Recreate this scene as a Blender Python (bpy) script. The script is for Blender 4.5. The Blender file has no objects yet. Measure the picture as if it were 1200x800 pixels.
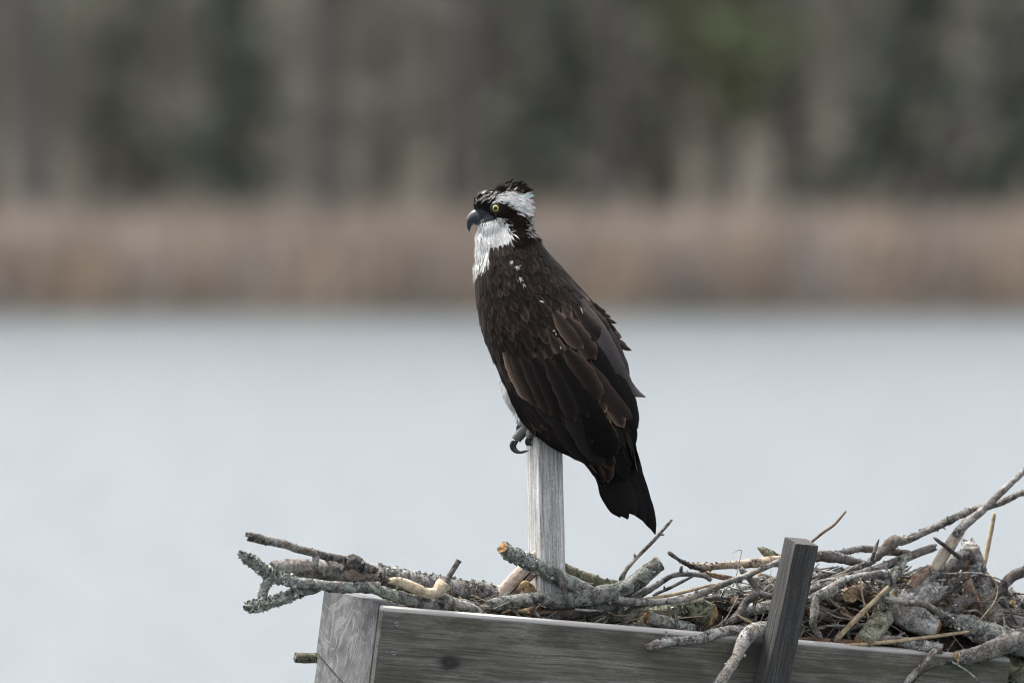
import bpy, bmesh, math, random
import numpy as np
from mathutils import Vector, Matrix, noise
from mathutils.bvhtree import BVHTree

# ------------------------------------------------------------------ camera, world, sun, exposure
sc = bpy.context.scene
C = sc.collection
R = math.radians
K = 6.25e-5            # radians per photo pixel (480 mm lens)
DIST = 20.0            # metres to the nest
CAMZ = 4.0             # metres above the water
PITCH = math.atan(280 * K)
PX = K * DIST          # metres per photo pixel at the nest

cam_d = bpy.data.cameras.new('camera')
cam = bpy.data.objects.new('camera', cam_d); C.objects.link(cam)
cam_d.sensor_width = 36.0
cam_d.lens = 36.0 / (1200 * K)
cam_d.clip_start = 0.5; cam_d.clip_end = 12000
cam_d.dof.use_dof = True
cam_d.dof.focus_distance = DIST + 0.05
cam_d.dof.aperture_fstop = 6.1
cam_d.dof.aperture_blades = 9
cam.location = (0, -DIST, CAMZ)
cam.rotation_euler = (math.pi / 2 - PITCH, 0, 0)
sc.camera = cam

SUN_EL, SUN_AZ = R(62), R(-55)     # azimuth from +Y (away from the camera), negative = left
world = bpy.data.worlds.new('World'); sc.world = world; world.use_nodes = True
wn = world.node_tree
wn.nodes.clear()
sky = wn.nodes.new('ShaderNodeTexSky'); sky.sky_type = 'NISHITA'
sky.sun_disc = False; sky.sun_elevation = SUN_EL; sky.sun_rotation = SUN_AZ
sky.air_density = 1.0; sky.dust_density = 6.0; sky.ozone_density = 1.0
hs = wn.nodes.new('ShaderNodeHueSaturation'); hs.inputs['Saturation'].default_value = 0.27; hs.inputs['Hue'].default_value = 0.525
bg = wn.nodes.new('ShaderNodeBackground'); bg.inputs['Strength'].default_value = 0.15
wo = wn.nodes.new('ShaderNodeOutputWorld')
wn.links.new(sky.outputs[0], hs.inputs['Color']); wn.links.new(hs.outputs[0], bg.inputs['Color'])
wn.links.new(bg.outputs[0], wo.inputs[0])

sun_d = bpy.data.lights.new('sun', 'SUN'); sun_d.energy = 1.0; sun_d.angle = R(30); sun_d.color = (1, 0.97, 0.93)
sun = bpy.data.objects.new('sun', sun_d); C.objects.link(sun)
sdir = Vector((math.sin(SUN_AZ) * math.cos(SUN_EL), math.cos(SUN_AZ) * math.cos(SUN_EL), math.sin(SUN_EL)))
sun.rotation_euler = sdir.to_track_quat('Z', 'Y').to_euler()
sun.location = (-30, 10, 40)

sc.view_settings.view_transform = 'Standard'
sc.view_settings.look = 'None'
sc.view_settings.gamma = 1.0
sc.view_settings.exposure = 1.86
sc.render.engine = 'CYCLES'
sc.cycles.use_denoising = True
sc.cycles.max_bounces = 6
sc.cycles.filter_width = 1.1

rnd = random.Random(7)

# ------------------------------------------------------------------ helpers
def P(px, py, y=0.0):
    """world point on the sight line of photo pixel (px, py) at depth y"""
    a, b = (px - 600) * K, -(py - 400) * K
    cp, sp = math.cos(PITCH), math.sin(PITCH)
    d = Vector((a, cp + b * sp, -sp + b * cp))
    t = (y + DIST) / d.y
    return Vector((d.x * t, y, CAMZ + d.z * t))

WM = {}                                   # world matrices of parents (no depsgraph needed)
def link(o, parent=None, M=None):
    C.objects.link(o)
    M = M or Matrix.Identity(4)
    WM[o.name] = M
    if parent is not None:
        o.parent = parent
        o.matrix_local = WM[parent.name].inverted() @ M
    else:
        o.matrix_local = M
    return o

def tag(o, label=None, cat=None, group=None, kind=None):
    if label: o['label'] = label
    if cat: o['category'] = cat
    if group: o['group'] = group
    if kind: o['kind'] = kind
    return o

def empty(name, loc, M=None, parent=None):
    o = bpy.data.objects.new(name, None)
    o.empty_display_size = 0.05
    return link(o, parent, M or Matrix.Translation(loc))

def mesh_obj(name, verts, faces, mat, parent=None, origin=(0, 0, 0), smooth=True, uvs=None, cols=None, M=None):
    """verts in world space (or local space when M is given)"""
    me = bpy.data.meshes.new(name)
    if M is None:
        org = Vector(origin)
        M = Matrix.Translation(org)
        vs = [tuple(Vector(v) - org) for v in verts]
    else:
        vs = [tuple(v) for v in verts]
    me.from_pydata(vs, [], faces)
    if uvs is not None:
        l = me.uv_layers.new(name='UVMap')
        idx = np.empty(len(me.loops), dtype=np.int32); me.loops.foreach_get('vertex_index', idx)
        l.data.foreach_set('uv', np.asarray(uvs, dtype=np.float32)[idx].ravel())
    if cols is not None:
        a = me.color_attributes.new('Col', 'FLOAT_COLOR', 'POINT')
        c = np.ones((len(vs), 4), dtype=np.float32); c[:, :3] = np.asarray(cols, dtype=np.float32)
        a.data.foreach_set('color', c.ravel())
    if smooth:
        me.polygons.foreach_set('use_smooth', [True] * len(me.polygons))
    me.materials.append(mat)
    me.update()
    o = bpy.data.objects.new(name, me)
    return link(o, parent, M)

def box_obj(name, size, mat, parent, M, bevel=0.003, center=(0, 0, 0), top_front=0.0):
    bm = bmesh.new()
    bmesh.ops.create_cube(bm, size=1.0)
    for v in bm.verts:
        v.co = Vector((v.co.x * size[0] + center[0], v.co.y * size[1] + center[1], v.co.z * size[2] + center[2]))
    if top_front:
        e = [e for e in bm.edges if all(v.co.z > center[2] and v.co.y < center[1] for v in e.verts)]
        bmesh.ops.bevel(bm, geom=e, offset=top_front, segments=2, profile=0.5, affect='EDGES')
    if bevel:
        es = [e for e in bm.edges if len(e.link_faces) == 2 and e.calc_face_angle() > 1.2]
        bmesh.ops.bevel(bm, geom=es, offset=bevel, segments=2, affect='EDGES')
    me = bpy.data.meshes.new(name); bm.to_mesh(me); bm.free()
    me.materials.append(mat)
    return link(bpy.data.objects.new(name, me), parent, M)

def catmull(pts, n):
    """n samples along a Catmull-Rom curve through tuples pts"""
    pts = [np.array(p, dtype=float) for p in pts]
    if len(pts) == 2:
        return [pts[0] + (pts[1] - pts[0]) * i / (n - 1) for i in range(n)]
    ext = [2 * pts[0] - pts[1]] + pts + [2 * pts[-1] - pts[-2]]
    seg = [np.linalg.norm(pts[i + 1][:2] - pts[i][:2]) + 1e-6 for i in range(len(pts) - 1)]
    cum = np.concatenate([[0], np.cumsum(seg)])
    out = []
    for i in range(n):
        s = cum[-1] * i / (n - 1)
        k = min(int(np.searchsorted(cum, s, side='right')) - 1, len(pts) - 2)
        t = (s - cum[k]) / seg[k]
        p0, p1, p2, p3 = ext[k], ext[k + 1], ext[k + 2], ext[k + 3]
        out.append(0.5 * (2 * p1 + (p2 - p0) * t + (2 * p0 - 5 * p1 + 4 * p2 - p3) * t * t + (3 * p1 - p0 - 3 * p2 + p3) * t ** 3))
    return out

def tube_geo(path, radii, sides=12, rough=0.0, freq=60.0, seed=0, flat=1.0, knots=()):
    """path: list of Vector, radii in metres; returns verts, faces, uvs"""
    V, F, U = [], [], []
    n = len(path)
    t0 = (path[1] - path[0]).normalized()
    ref = Vector((0, -1, 0)) if abs(t0.y) < 0.9 else Vector((0, 0, 1))
    nx = t0.cross(ref).normalized()
    L = 0.0
    for i in range(n):
        t = (path[min(i + 1, n - 1)] - path[max(i - 1, 0)]).normalized()
        nx = (nx - t * nx.dot(t)).normalized(); ny = t.cross(nx)
        if i: L += (path[i] - path[i - 1]).length
        for j in range(sides):
            a = 2 * math.pi * j / sides
            d = nx * math.cos(a) + ny * math.sin(a) * flat
            r = radii[i]
            if rough:
                q = path[i] * freq + d * (1.3) + Vector((seed * 7.3, seed * 3.1, 0))
                r *= 1 + rough * (noise.noise(q) + 0.7 * noise.noise(q * 2.7) + 0.5 * noise.noise(q * 5.9))
            V.append(path[i] + d * r); U.append((j / sides, L))
    for i in range(n - 1):
        for j in range(sides):
            k = (j + 1) % sides
            F.append((i * sides + j, i * sides + k, (i + 1) * sides + k, (i + 1) * sides + j))
    F.append(tuple(reversed(range(sides)))); F.append(tuple(range((n - 1) * sides, n * sides)))
    return V, F, U

class Geo:
    def __init__(s): s.v, s.f, s.u, s.c = [], [], [], []
    def add(s, v, f, u=None, c=None):
        o = len(s.v); s.v += list(v); s.f += [tuple(i + o for i in q) for q in f]
        s.u += list(u) if u is not None else [(0, 0)] * len(v)
        s.c += list(c) if c is not None else [(1, 1, 1)] * len(v)

# ------------------------------------------------------------------ materials
class NB:
    def __init__(s, name, rough=0.8, spec=0.3):
        s.m = bpy.data.materials.new(name); s.m.use_nodes = True
        s.t = s.m.node_tree; s.b = s.t.nodes['Principled BSDF']
        s.b.inputs['Roughness'].default_value = rough
        s.b.inputs['Specular IOR Level'].default_value = spec
    def n(s, typ, ins=None, **props):
        nd = s.t.nodes.new(typ)
        for k, v in props.items(): setattr(nd, k, v)
        for k, v in (ins or {}).items():
            if isinstance(v, bpy.types.NodeSocket): s.t.links.new(v, nd.inputs[k])
            else: nd.inputs[k].default_value = v
        return nd
    def coord(s, what='Object'): return s.n('ShaderNodeTexCoord').outputs[what]
    def mapping(s, vec, scale=(1, 1, 1), loc=(0, 0, 0), rot=(0, 0, 0)):
        return s.n('ShaderNodeMapping', {'Vector': vec, 'Scale': scale, 'Location': loc, 'Rotation': rot}).outputs[0]
    def noise(s, vec, scale, detail=4, rough=0.6, dist=0.0):
        return s.n('ShaderNodeTexNoise', {'Vector': vec, 'Scale': scale, 'Detail': detail, 'Roughness': rough, 'Distortion': dist}).outputs['Fac']
    def math(s, op, a, b=0.0, c=0.0):
        nd = s.n('ShaderNodeMath', operation=op)
        for i, v in enumerate((a, b, c)):
            if isinstance(v, bpy.types.NodeSocket): s.t.links.new(v, nd.inputs[i])
            else: nd.inputs[i].default_value = v
        return nd.outputs[0]
    def ramp(s, fac, stops, interp='LINEAR'):
        nd = s.n('ShaderNodeValToRGB', {'Fac': fac}); r = nd.color_ramp; r.interpolation = interp
        while len(r.elements) < len(stops): r.elements.new(0.5)
        for e, (p, c) in zip(r.elements, stops):
            e.position = p
            e.color = (c, c, c, 1) if isinstance(c, (int, float)) else (*c, 1)
        return nd.outputs[0]
    def mix(s, fac, a, b, mode='MIX'):
        nd = s.n('ShaderNodeMix', data_type='RGBA', blend_type=mode)
        for k, v in ((0, fac), (6, a), (7, b)):
            if isinstance(v, bpy.types.NodeSocket): s.t.links.new(v, nd.inputs[k])
            elif k == 0: nd.inputs[0].default_value = v
            else: nd.inputs[k].default_value = (*v, 1)
        return nd.outputs[2]
    def bump(s, h, strength, dist):
        s.t.links.new(s.n('ShaderNodeBump', {'Height': h, 'Strength': strength, 'Distance': dist}).outputs[0], s.b.inputs['Normal'])
    def color(s, c):
        if isinstance(c, bpy.types.NodeSocket): s.t.links.new(c, s.b.inputs['Base Color'])
        else: s.b.inputs['Base Color'].default_value = (*c, 1)
        return s.m

def shifted(nb):
    """object coordinates moved by a random amount for each object"""
    oi = nb.n('ShaderNodeObjectInfo').outputs['Random']
    sh = nb.n('ShaderNodeCombineXYZ', {'X': nb.math('MULTIPLY', oi, 13.1), 'Y': nb.math('MULTIPLY', oi, 7.7), 'Z': nb.math('MULTIPLY', oi, 3.3)}).outputs[0]
    return nb.n('ShaderNodeVectorMath', {0: nb.coord(), 1: sh}, operation='ADD').outputs[0], oi

def bark_mat(name, dark, mid, light, lichen=None, lich_lo=0.56, rings=0.0, speck=0.35):
    nb = NB(name, 0.9, 0.2)
    v, oi = shifted(nb)
    big = nb.math('ADD', nb.math('MULTIPLY', nb.noise(v, 38, 4, 0.65, 0.6), 0.65), nb.math('MULTIPLY', nb.noise(v, 110, 4, 0.7, 0.8), 0.35))
    c = nb.ramp(big, [(0.40, tuple(x * 0.8 for x in dark)), (0.485, mid), (0.56, light)])
    fine = nb.noise(v, 300, 5, 0.8)
    c = nb.mix(nb.ramp(fine, [(0.34, 0.9), (0.46, 0.0)]), c, tuple(x * 0.4 for x in dark))
    warm = nb.noise(v, 28, 4, 0.65, 0.5)
    c = nb.mix(nb.ramp(warm, [(0.50, 0.0), (0.62, 0.6)]), c, (mid[0] * 1.12, mid[1] * 0.90, mid[2] * 0.70))
    c = nb.mix(nb.ramp(fine, [(0.54, 0.0), (0.66, 0.75)]), c, tuple(min(1, x * 1.45) for x in light))
    h = fine
    if rings:
        uv = nb.coord('UV')
        rg = nb.noise(nb.mapping(uv, (2.5, 330, 1)), 1.0, 3, 0.6, 0.8)
        c = nb.mix(nb.ramp(rg, [(0.55, 0.0), (0.66, rings)]), c, tuple(x * 0.5 for x in dark))
        h = nb.math('ADD', fine, nb.math('MULTIPLY', rg, -0.7))
    if lichen:
        ln = nb.noise(v, 70, 6, 0.72, 0.9)
        lc = nb.mix(nb.noise(v, 300, 3), tuple(x * 0.62 for x in lichen), tuple(x * 1.25 for x in lichen))
        c = nb.mix(nb.ramp(ln, [(lich_lo, 0.0), (lich_lo + 0.05, 0.9)]), c, lc)
        h = nb.math('ADD', h, nb.ramp(ln, [(lich_lo, 0.0), (lich_lo + 0.06, 0.5)]))
    vor = nb.n('ShaderNodeTexVoronoi', {'Vector': v, 'Scale': 170.0, 'Randomness': 1.0}).outputs['Distance']
    c = nb.mix(nb.math('MULTIPLY', nb.ramp(vor, [(0.12, 1.0), (0.2, 0.0)]), speck), c, (0.012, 0.011, 0.010))
    c = nb.mix(1.0, c, nb.ramp(oi, [(0.0, 0.82), (1.0, 1.25)]), 'MULTIPLY')
    nb.bump(h, 1.0, 0.005)
    return nb.color(c)

M_BIRCH = bark_mat('grey_birch_bark', (0.038, 0.035, 0.032), (0.190, 0.180, 0.171), (0.444, 0.432, 0.408), (0.470, 0.493, 0.437), 0.57, rings=0.7)
M_LICH = bark_mat('lichen_bark', (0.025, 0.022, 0.020), (0.123, 0.119, 0.109), (0.336, 0.336, 0.312), (0.403, 0.437, 0.370), 0.50)
M_MOSSY = bark_mat('mossy_bark', (0.021, 0.020, 0.013), (0.104, 0.100, 0.071), (0.288, 0.276, 0.204), (0.280, 0.302, 0.190), 0.50)
M_DARK = bark_mat('dark_twig_bark', (0.025, 0.022, 0.02), (0.085, 0.078, 0.072), (0.19, 0.18, 0.17), (0.30, 0.31, 0.28), 0.64)
M_TWIG = bark_mat('grey_twig_bark', (0.032, 0.029, 0.025), (0.142, 0.133, 0.122), (0.348, 0.330, 0.300), (0.403, 0.403, 0.347), 0.62, speck=0.3)
M_WHITE = bark_mat('pale_weathered_bark', (0.045, 0.042, 0.038), (0.237, 0.228, 0.214), (0.564, 0.552, 0.522), (0.560, 0.571, 0.515), 0.58, rings=0.35)
M_BROWN = bark_mat('brown_peeled_bark', (0.05, 0.03, 0.02), (0.17, 0.11, 0.075), (0.34, 0.25, 0.18), None)
M_PAPER = bark_mat('papery_peeling_bark', (0.06, 0.035, 0.022), (0.33, 0.26, 0.19), (0.52, 0.45, 0.36), None, rings=0.6)
M_GREEN = bark_mat('green_grey_bark', (0.035, 0.036, 0.025), (0.190, 0.190, 0.138), (0.408, 0.408, 0.312), (0.448, 0.470, 0.403), 0.6)

def plain_wood(name, a, b, stretch=(1, 1, 14), rough=0.75):
    nb = NB(name, rough, 0.25)
    uv = nb.coord('UV')
    g = nb.noise(nb.mapping(uv, (14, 25, 1)), 1.0, 5, 0.65, 0.3)
    c = nb.ramp(g, [(0.3, a), (0.7, b)])
    v, oi = shifted(nb)
    c = nb.mix(nb.ramp(nb.noise(v, 110, 5, 0.7), [(0.44, 0), (0.64, 0.75)]), c, (a[0] * 0.45, a[1] * 0.38, a[2] * 0.32))
    nb.bump(nb.math('ADD', g, nb.noise(v, 160, 4)), 0.6, 0.002)
    return nb.color(c)
M_STRAW = plain_wood('dry_straw', (0.26, 0.20, 0.125), (0.46, 0.37, 0.24))
M_CREAM = plain_wood('peeled_cream_wood', (0.3400, 0.2805, 0.1827), (0.4760, 0.4165, 0.2975), rough=0.6)
M_PINK = plain_wood('weathered_split_wood', (0.26, 0.20, 0.165), (0.44, 0.36, 0.31))
M_SPLIT = plain_wood('split_wood_fibre', (0.20, 0.17, 0.13), (0.42, 0.37, 0.29))
M_REDDISH = plain_wood('red_brown_wood', (0.09, 0.05, 0.032), (0.22, 0.13, 0.085))

def cut_mat(name, a, b, dark):
    nb = NB(name, 0.8, 0.2)
    v = nb.coord('Object')
    d = nb.n('ShaderNodeVectorMath', {0: v}, operation='LENGTH').outputs['Value']
    ring = nb.math('SINE', nb.math('MULTIPLY', nb.math('ADD', d, nb.math('MULTIPLY', nb.noise(v, 120, 3), 0.004)), 2600))
    c = nb.mix(nb.math('MULTIPLY_ADD', ring, 0.25, 0.35), a, b)
    c = nb.mix(nb.ramp(nb.noise(v, 170, 5, 0.7), [(0.42, 0.0), (0.6, 0.95)]), c, dark)
    nb.bump(nb.noise(v, 300, 4), 0.7, 0.002)
    return nb.color(c)
M_CUTO = cut_mat('orange_cut_wood', (0.36, 0.20, 0.07), (0.24, 0.12, 0.042), (0.06, 0.028, 0.013))
M_CUTY = cut_mat('yellow_cut_wood', (0.38, 0.28, 0.14), (0.27, 0.18, 0.085), (0.08, 0.046, 0.023))
M_CUTP = cut_mat('pale_cut_wood', (0.58, 0.46, 0.29), (0.46, 0.33, 0.18), (0.22, 0.13, 0.06))

def flake_mat(name, a, b):
    nb = NB(name, 0.95, 0.1)
    v = nb.coord()
    return nb.color(nb.ramp(nb.noise(v, 180, 3, 0.6), [(0.36, tuple(x * 0.12 for x in a)), (0.46, a), (0.64, b)]))
M_FLAKE = flake_mat('lichen_flakes', (0.23, 0.245, 0.205), (0.50, 0.52, 0.47))
M_FLAKED = flake_mat('dark_bark_flakes', (0.05, 0.045, 0.04), (0.33, 0.32, 0.29))

def board_mat(name, a, b, dark, axis='x', knot=None, moss=False, rings=120.0, streak=1.0, wavy=0.0, cathedral=None):
    """weathered timber, grain along the local axis"""
    nb = NB(name, 0.85, 0.2)
    v = nb.coord()
    sep = nb.n('ShaderNodeSeparateXYZ', {0: v}).outputs
    long_s, cross = (1.0, 1.0)
    sc_ = {'x': (2.4, 130, 130), 'z': (130, 130, 2.4)}[axis]
    wob = nb.n('ShaderNodeVectorMath', {0: v, 1: nb.n('ShaderNodeVectorMath', {0: nb.n('ShaderNodeTexNoise', {'Vector': v, 'Scale': 14.0, 'Detail': 2.0}).outputs['Color'], 'Scale': 0.006}, operation='SCALE').outputs[0]}, operation='ADD').outputs[0]
    g = nb.noise(nb.mapping(wob, sc_), 2.0, 6, 0.7, 0.3)
    g2 = nb.noise(nb.mapping(wob, tuple(x * 2.2 for x in sc_)), 2.0, 5, 0.75)
    big = nb.noise(v, 9, 4, 0.6)
    if cathedral:
        # flat-sawn arches: wobbling contour lines of a stretched field
        w = nb.noise(nb.mapping(v, cathedral), 1.0, 3, 0.55, 0.6)
        ring = nb.ramp(nb.math('SINE', nb.math('MULTIPLY', w, rings)), [(0.45, 0.0), (0.95, 1.0)])
        g = nb.math('ADD', nb.math('MULTIPLY', ring, 0.13), nb.math('ADD', nb.math('MULTIPLY', g, 0.35), nb.math('MULTIPLY', nb.noise(v, 30, 4), 0.55)))
    c = nb.ramp(g, [(0.36, tuple(x * 0.5 for x in a)), (0.47, a), (0.60, b)])
    c = nb.mix(nb.ramp(g2, [(0.36, min(1, 0.75 * streak)), (0.48, 0.0)]), c, dark)
    fl = nb.noise(v, 330, 4, 0.75)
    c = nb.mix(nb.ramp(fl, [(0.33, 0.6), (0.47, 0.0)]), c, tuple(x * 0.5 for x in a))
    c = nb.mix(nb.ramp(fl, [(0.55, 0.0), (0.72, 0.4)]), c, tuple(min(1, x * 1.35) for x in b))
    c = nb.mix(nb.ramp(big, [(0.42, 0.0), (0.7, 0.45)]), c, tuple(x * 0.75 for x in a))
    h = nb.math('ADD', g, nb.math('MULTIPLY', g2, 0.5))
    for kx, kz, rx, rz in (knot or []):
        dx = nb.math('DIVIDE', nb.math('SUBTRACT', sep[0], kx), rx)
        dz = nb.math('DIVIDE', nb.math('SUBTRACT', sep[2], kz), rz)
        d = nb.math('SQRT', nb.math('ADD', nb.math('MULTIPLY', dx, dx), nb.math('MULTIPLY', dz, dz)))
        d = nb.math('ADD', d, nb.math('MULTIPLY_ADD', nb.noise(v, 60, 3), 0.5, -0.25))
        rg = nb.math('SINE', nb.math('MULTIPLY', d, 9.0))
        m = nb.ramp(d, [(0.0, 1.0), (0.33, 1.0), (0.62, 0.25), (1.0, 0.0)])
        c = nb.mix(nb.math('MULTIPLY', m, nb.math('MULTIPLY_ADD', rg, 0.32, 0.66)), c, tuple(x * 0.5 for x in dark))
    if moss:
        mo = nb.noise(nb.mapping(v, (5, 5, 14), (0.3, 0, 0.2)), 1.6, 5, 0.7)
        top = nb.ramp(nb.math('MULTIPLY', sep[2], -1.0), [(0.005, 0.0), (0.008, 1.0), (0.09, 0.0)])
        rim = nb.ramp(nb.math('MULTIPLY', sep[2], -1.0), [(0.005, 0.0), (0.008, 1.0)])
        c = nb.mix(nb.math('MULTIPLY', nb.ramp(mo, [(0.46, 0.0), (0.62, 0.75)]), top), c, (0.045, 0.05, 0.022))
        st = nb.noise(nb.mapping(v, (3.0, 3, 9.0), (1.7, 0, 0)), 2.0, 4, 0.6, 0.8)
        c = nb.mix(nb.math('MULTIPLY', rim, nb.ramp(st, [(0.50, 0.0), (0.66, 0.55)])), c, (0.055, 0.05, 0.043))
        c = nb.mix(rim, (0.38, 0.37, 0.345), c)  # paler top edge: sky light on the chamfer painted into the colour
    nb.bump(h, 0.6, 0.0022)
    return nb.color(c)

# ------------------------------------------------------------------ setting: water, land, hill
SHORE = DIST * 0 + CAMZ / math.tan(PITCH + math.atan((372 - 400) * K)) - DIST   # world y of the far waterline
def sheet(name, x0, x1, y0, y1, z, mat, nx=1, ny=1, f=None):
    V, F = [], []
    for j in range(ny + 1):
        for i in range(nx + 1):
            x = x0 + (x1 - x0) * i / nx; y = y0 + (y1 - y0) * j / ny
            V.append((x, y, f(x, y) if f else z))
    for j in range(ny):
        for i in range(nx):
            a = j * (nx + 1) + i
            F.append((a, a + 1, a + nx + 2, a + nx + 1))
    return tag(mesh_obj(name, V, F, mat), kind='structure')

nb = NB('lake_water', 0.28, 0.5)
nb.b.inputs['IOR'].default_value = 1.333
wv = nb.coord('Object')
h = nb.math('ADD', nb.noise(nb.mapping(wv, (1.0, 0.55, 1)), 0.9, 4, 0.6, 0.3), nb.math('MULTIPLY', nb.noise(wv, 3.2, 3, 0.6), 0.35))
nb.bump(h, 1.0, 0.55)
M_WATER = nb.color((0.05, 0.065, 0.07))
sheet('water', -4000, 4000, -3000, SHORE + 3, 0.0, M_WATER)

nb = NB('marsh_ground', 0.95, 0.1)
gv = nb.coord()
M_LAND = nb.color(nb.ramp(nb.noise(gv, 0.35, 5, 0.7), [(0.3, (0.05, 0.045, 0.036)), (0.6, (0.10, 0.088, 0.07)), (0.8, (0.08, 0.082, 0.06))]))
def land_h(x, y):
    d = y - SHORE
    s = 0.35 * max(0, min(1, d / 2.0)) - 0.5 * (d < 0) 
    hill = max(0.0, d - 55)
    return s + 0.22 * hill * min(1, hill / 60) * (1 if hill < 260 else 260 / hill) + 0.25 * noise.noise(Vector((x * 0.05, y * 0.05, 0))) * (d > 3)
V, F = [], []
ys = [SHORE + q for q in (-3, 0, 0.5, 1, 2, 4, 8, 14, 22, 32, 45, 55, 65, 80, 100, 130, 170, 230, 300, 400, 700, 1500, 5000)]
xs = list(np.concatenate([np.linspace(-5000, -150, 8), np.linspace(-120, 120, 61), np.linspace(150, 5000, 8)]))
for y in ys:
    for x in xs: V.append((x, y, land_h(x, y)))
for j in range(len(ys) - 1):
    for i in range(len(xs) - 1):
        a = j * len(xs) + i; F.append((a, a + 1, a + len(xs) + 1, a + len(xs)))
tag(mesh_obj('ground', V, F, M_LAND), kind='structure')

# reeds: thousands of dry blades
def reeds():
    g = np.random.default_rng(3)
    n = 62000
    x = g.uniform(-45, 45, n); d = g.uniform(0.2, 11, n)
    y = SHORE + d
    hh = (1.22 + np.array([0.28 * noise.noise(Vector((a_ * 0.45, b_ * 0.2, 4.0))) for a_, b_ in zip(x, d)]) + g.normal(0, 0.30, n)) * np.clip(0.55 + d / 2.5, 0, 1)
    lean = g.normal(0, 0.16, (n, 2)); w = g.uniform(0.012, 0.035, n); ang = g.uniform(0, math.pi, n)
    z0 = 0.05 + 0.3 * np.clip(d / 2, 0, 1)
    b = np.stack([x, y, z0], 1)
    side = np.stack([np.cos(ang) * w, np.sin(ang) * w, 0 * w], 1)
    mid = b + np.stack([lean[:, 0] * hh * 0.4, lean[:, 1] * hh * 0.4, hh * 0.6], 1)
    tip = b + np.stack([lean[:, 0] * hh * 1.3, lean[:, 1] * hh * 1.3, hh], 1)
    verts = np.stack([b - side, b + side, mid + side * 1.4, mid - side * 1.4, tip], 1).reshape(-1, 3)
    me = bpy.data.meshes.new('reed_bed')
    k = np.arange(n) * 5
    me.vertices.add(n * 5); me.vertices.foreach_set('co', verts.astype(np.float32).ravel())
    loops = np.stack([k, k + 1, k + 2, k + 3, k + 3, k + 2, k + 4], 1).ravel()
    me.loops.add(n * 7); me.loops.foreach_set('vertex_index', loops.astype(np.int32))
    me.polygons.add(n * 2)
    st = np.stack([np.arange(n) * 7, np.arange(n) * 7 + 4], 1).ravel()
    me.polygons.foreach_set('loop_start', st.astype(np.int32))
    col = np.ones((n, 5, 4), dtype=np.float32)
    tone = g.uniform(0.75, 1.2, n)[:, None] * np.array([[0.30, 0.25, 0.207]]) 
    tone *= (1 + 0.08 * np.sin(x * 0.55 + 0.4))[:, None]
    mixg = (g.uniform(0, 1, n) < 0.18)[:, None]
    tone = np.where(mixg, tone * np.array([[0.75, 0.78, 0.8]]), tone)
    pn = np.array([noise.noise(Vector((a_ * 0.55, b_ * 0.35, 1.0))) for a_, b_ in zip(x, d)]); pn2 = np.array([noise.noise(Vector((a_ * 0.8, b_ * 0.5, 9.0))) for a_, b_ in zip(x, d)])
    tone = tone * (1 + 0.28 * pn)[:, None] * np.stack([1 + 0.10 * pn2, 1 + 0 * pn2, 1 - 0.14 * pn2], 1)
    col[:, :, :3] = tone[:, None, :]
    a = me.color_attributes.new('Col', 'FLOAT_COLOR', 'POINT'); a.data.foreach_set('color', col.ravel())
    me.update(calc_edges=True)
    nb = NB('dry_reed', 0.85, 0.15)
    me.materials.append(nb.color(nb.n('ShaderNodeVertexColor', layer_name='Col').outputs[0]))
    o = link(bpy.data.objects.new('reed_bed', me))
    tag(o, 'blurred band of dry tan reeds along the far shore', 'reeds', kind='stuff')
reeds()

# ------------------------------------------------------------------ the wood on the far shore
def wood_bark(name, c):
    nb = NB(name, 0.95, 0.1)
    v = nb.coord()
    return nb.color(nb.ramp(nb.noise(nb.mapping(v, (6, 6, 1.2)), 1.0, 4), [(0.3, tuple(x * 0.55 for x in c)), (0.65, c)]))
M_TRUNKG = wood_bark('grey_tree_bark', (0.1318, 0.1274, 0.1231))
M_TRUNKD = wood_bark('dark_tree_bark', (0.1464, 0.1440, 0.1392))
M_TRUNKL = wood_bark('pale_tree_bark', (0.1034, 0.0990, 0.0946))
def leaf_mat(name, a, b):
    nb = NB(name, 0.7, 0.2)
    v = nb.coord()
    return nb.color(nb.ramp(nb.noise(v, 1.1, 4, 0.7), [(0.35, a), (0.65, b)]))
M_EVER = leaf_mat('evergreen_needles', (0.0824, 0.1032, 0.0824), (0.1263, 0.1482, 0.1208))
M_LIME = leaf_mat('fresh_spring_leaves', (0.13, 0.15, 0.08), (0.18, 0.20, 0.115))
M_TWIGS = leaf_mat('bare_twig_haze', (0.1354, 0.1292, 0.1114), (0.1838, 0.1754, 0.1510))
M_OLIVE = leaf_mat('olive_budding_leaves', (0.146, 0.155, 0.117), (0.201, 0.210, 0.165))

def cards(g, cen, spread, n, size, thin=1.0, lo=-1e9):
    """n small leaf-sized faces through an ellipsoid volume"""
    p = g.normal(0, 1, (n, 3)); p /= np.linalg.norm(p, axis=1)[:, None]
    p *= (g.uniform(0, 1, n) ** 0.45)[:, None]
    p = np.array(cen) + p * np.array(spread); p[:, 2] = np.maximum(p[:, 2], lo)
    d1 = g.normal(0, 1, (n, 3)); d1 /= np.linalg.norm(d1, axis=1)[:, None]
    d2 = np.cross(d1, g.normal(0, 1, (n, 3))); d2 /= np.linalg.norm(d2, axis=1)[:, None]
    s = size * g.uniform(0.6, 1.4, n)[:, None]
    v = np.stack([p - d1 * s, p + d2 * s * 0.45 * thin, p + d1 * s, p - d2 * s * 0.45 * thin], 1).reshape(-1, 3)
    k = np.arange(n) * 4
    return v, np.stack([k, k + 1, k + 2, k + 3], 1)

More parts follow.
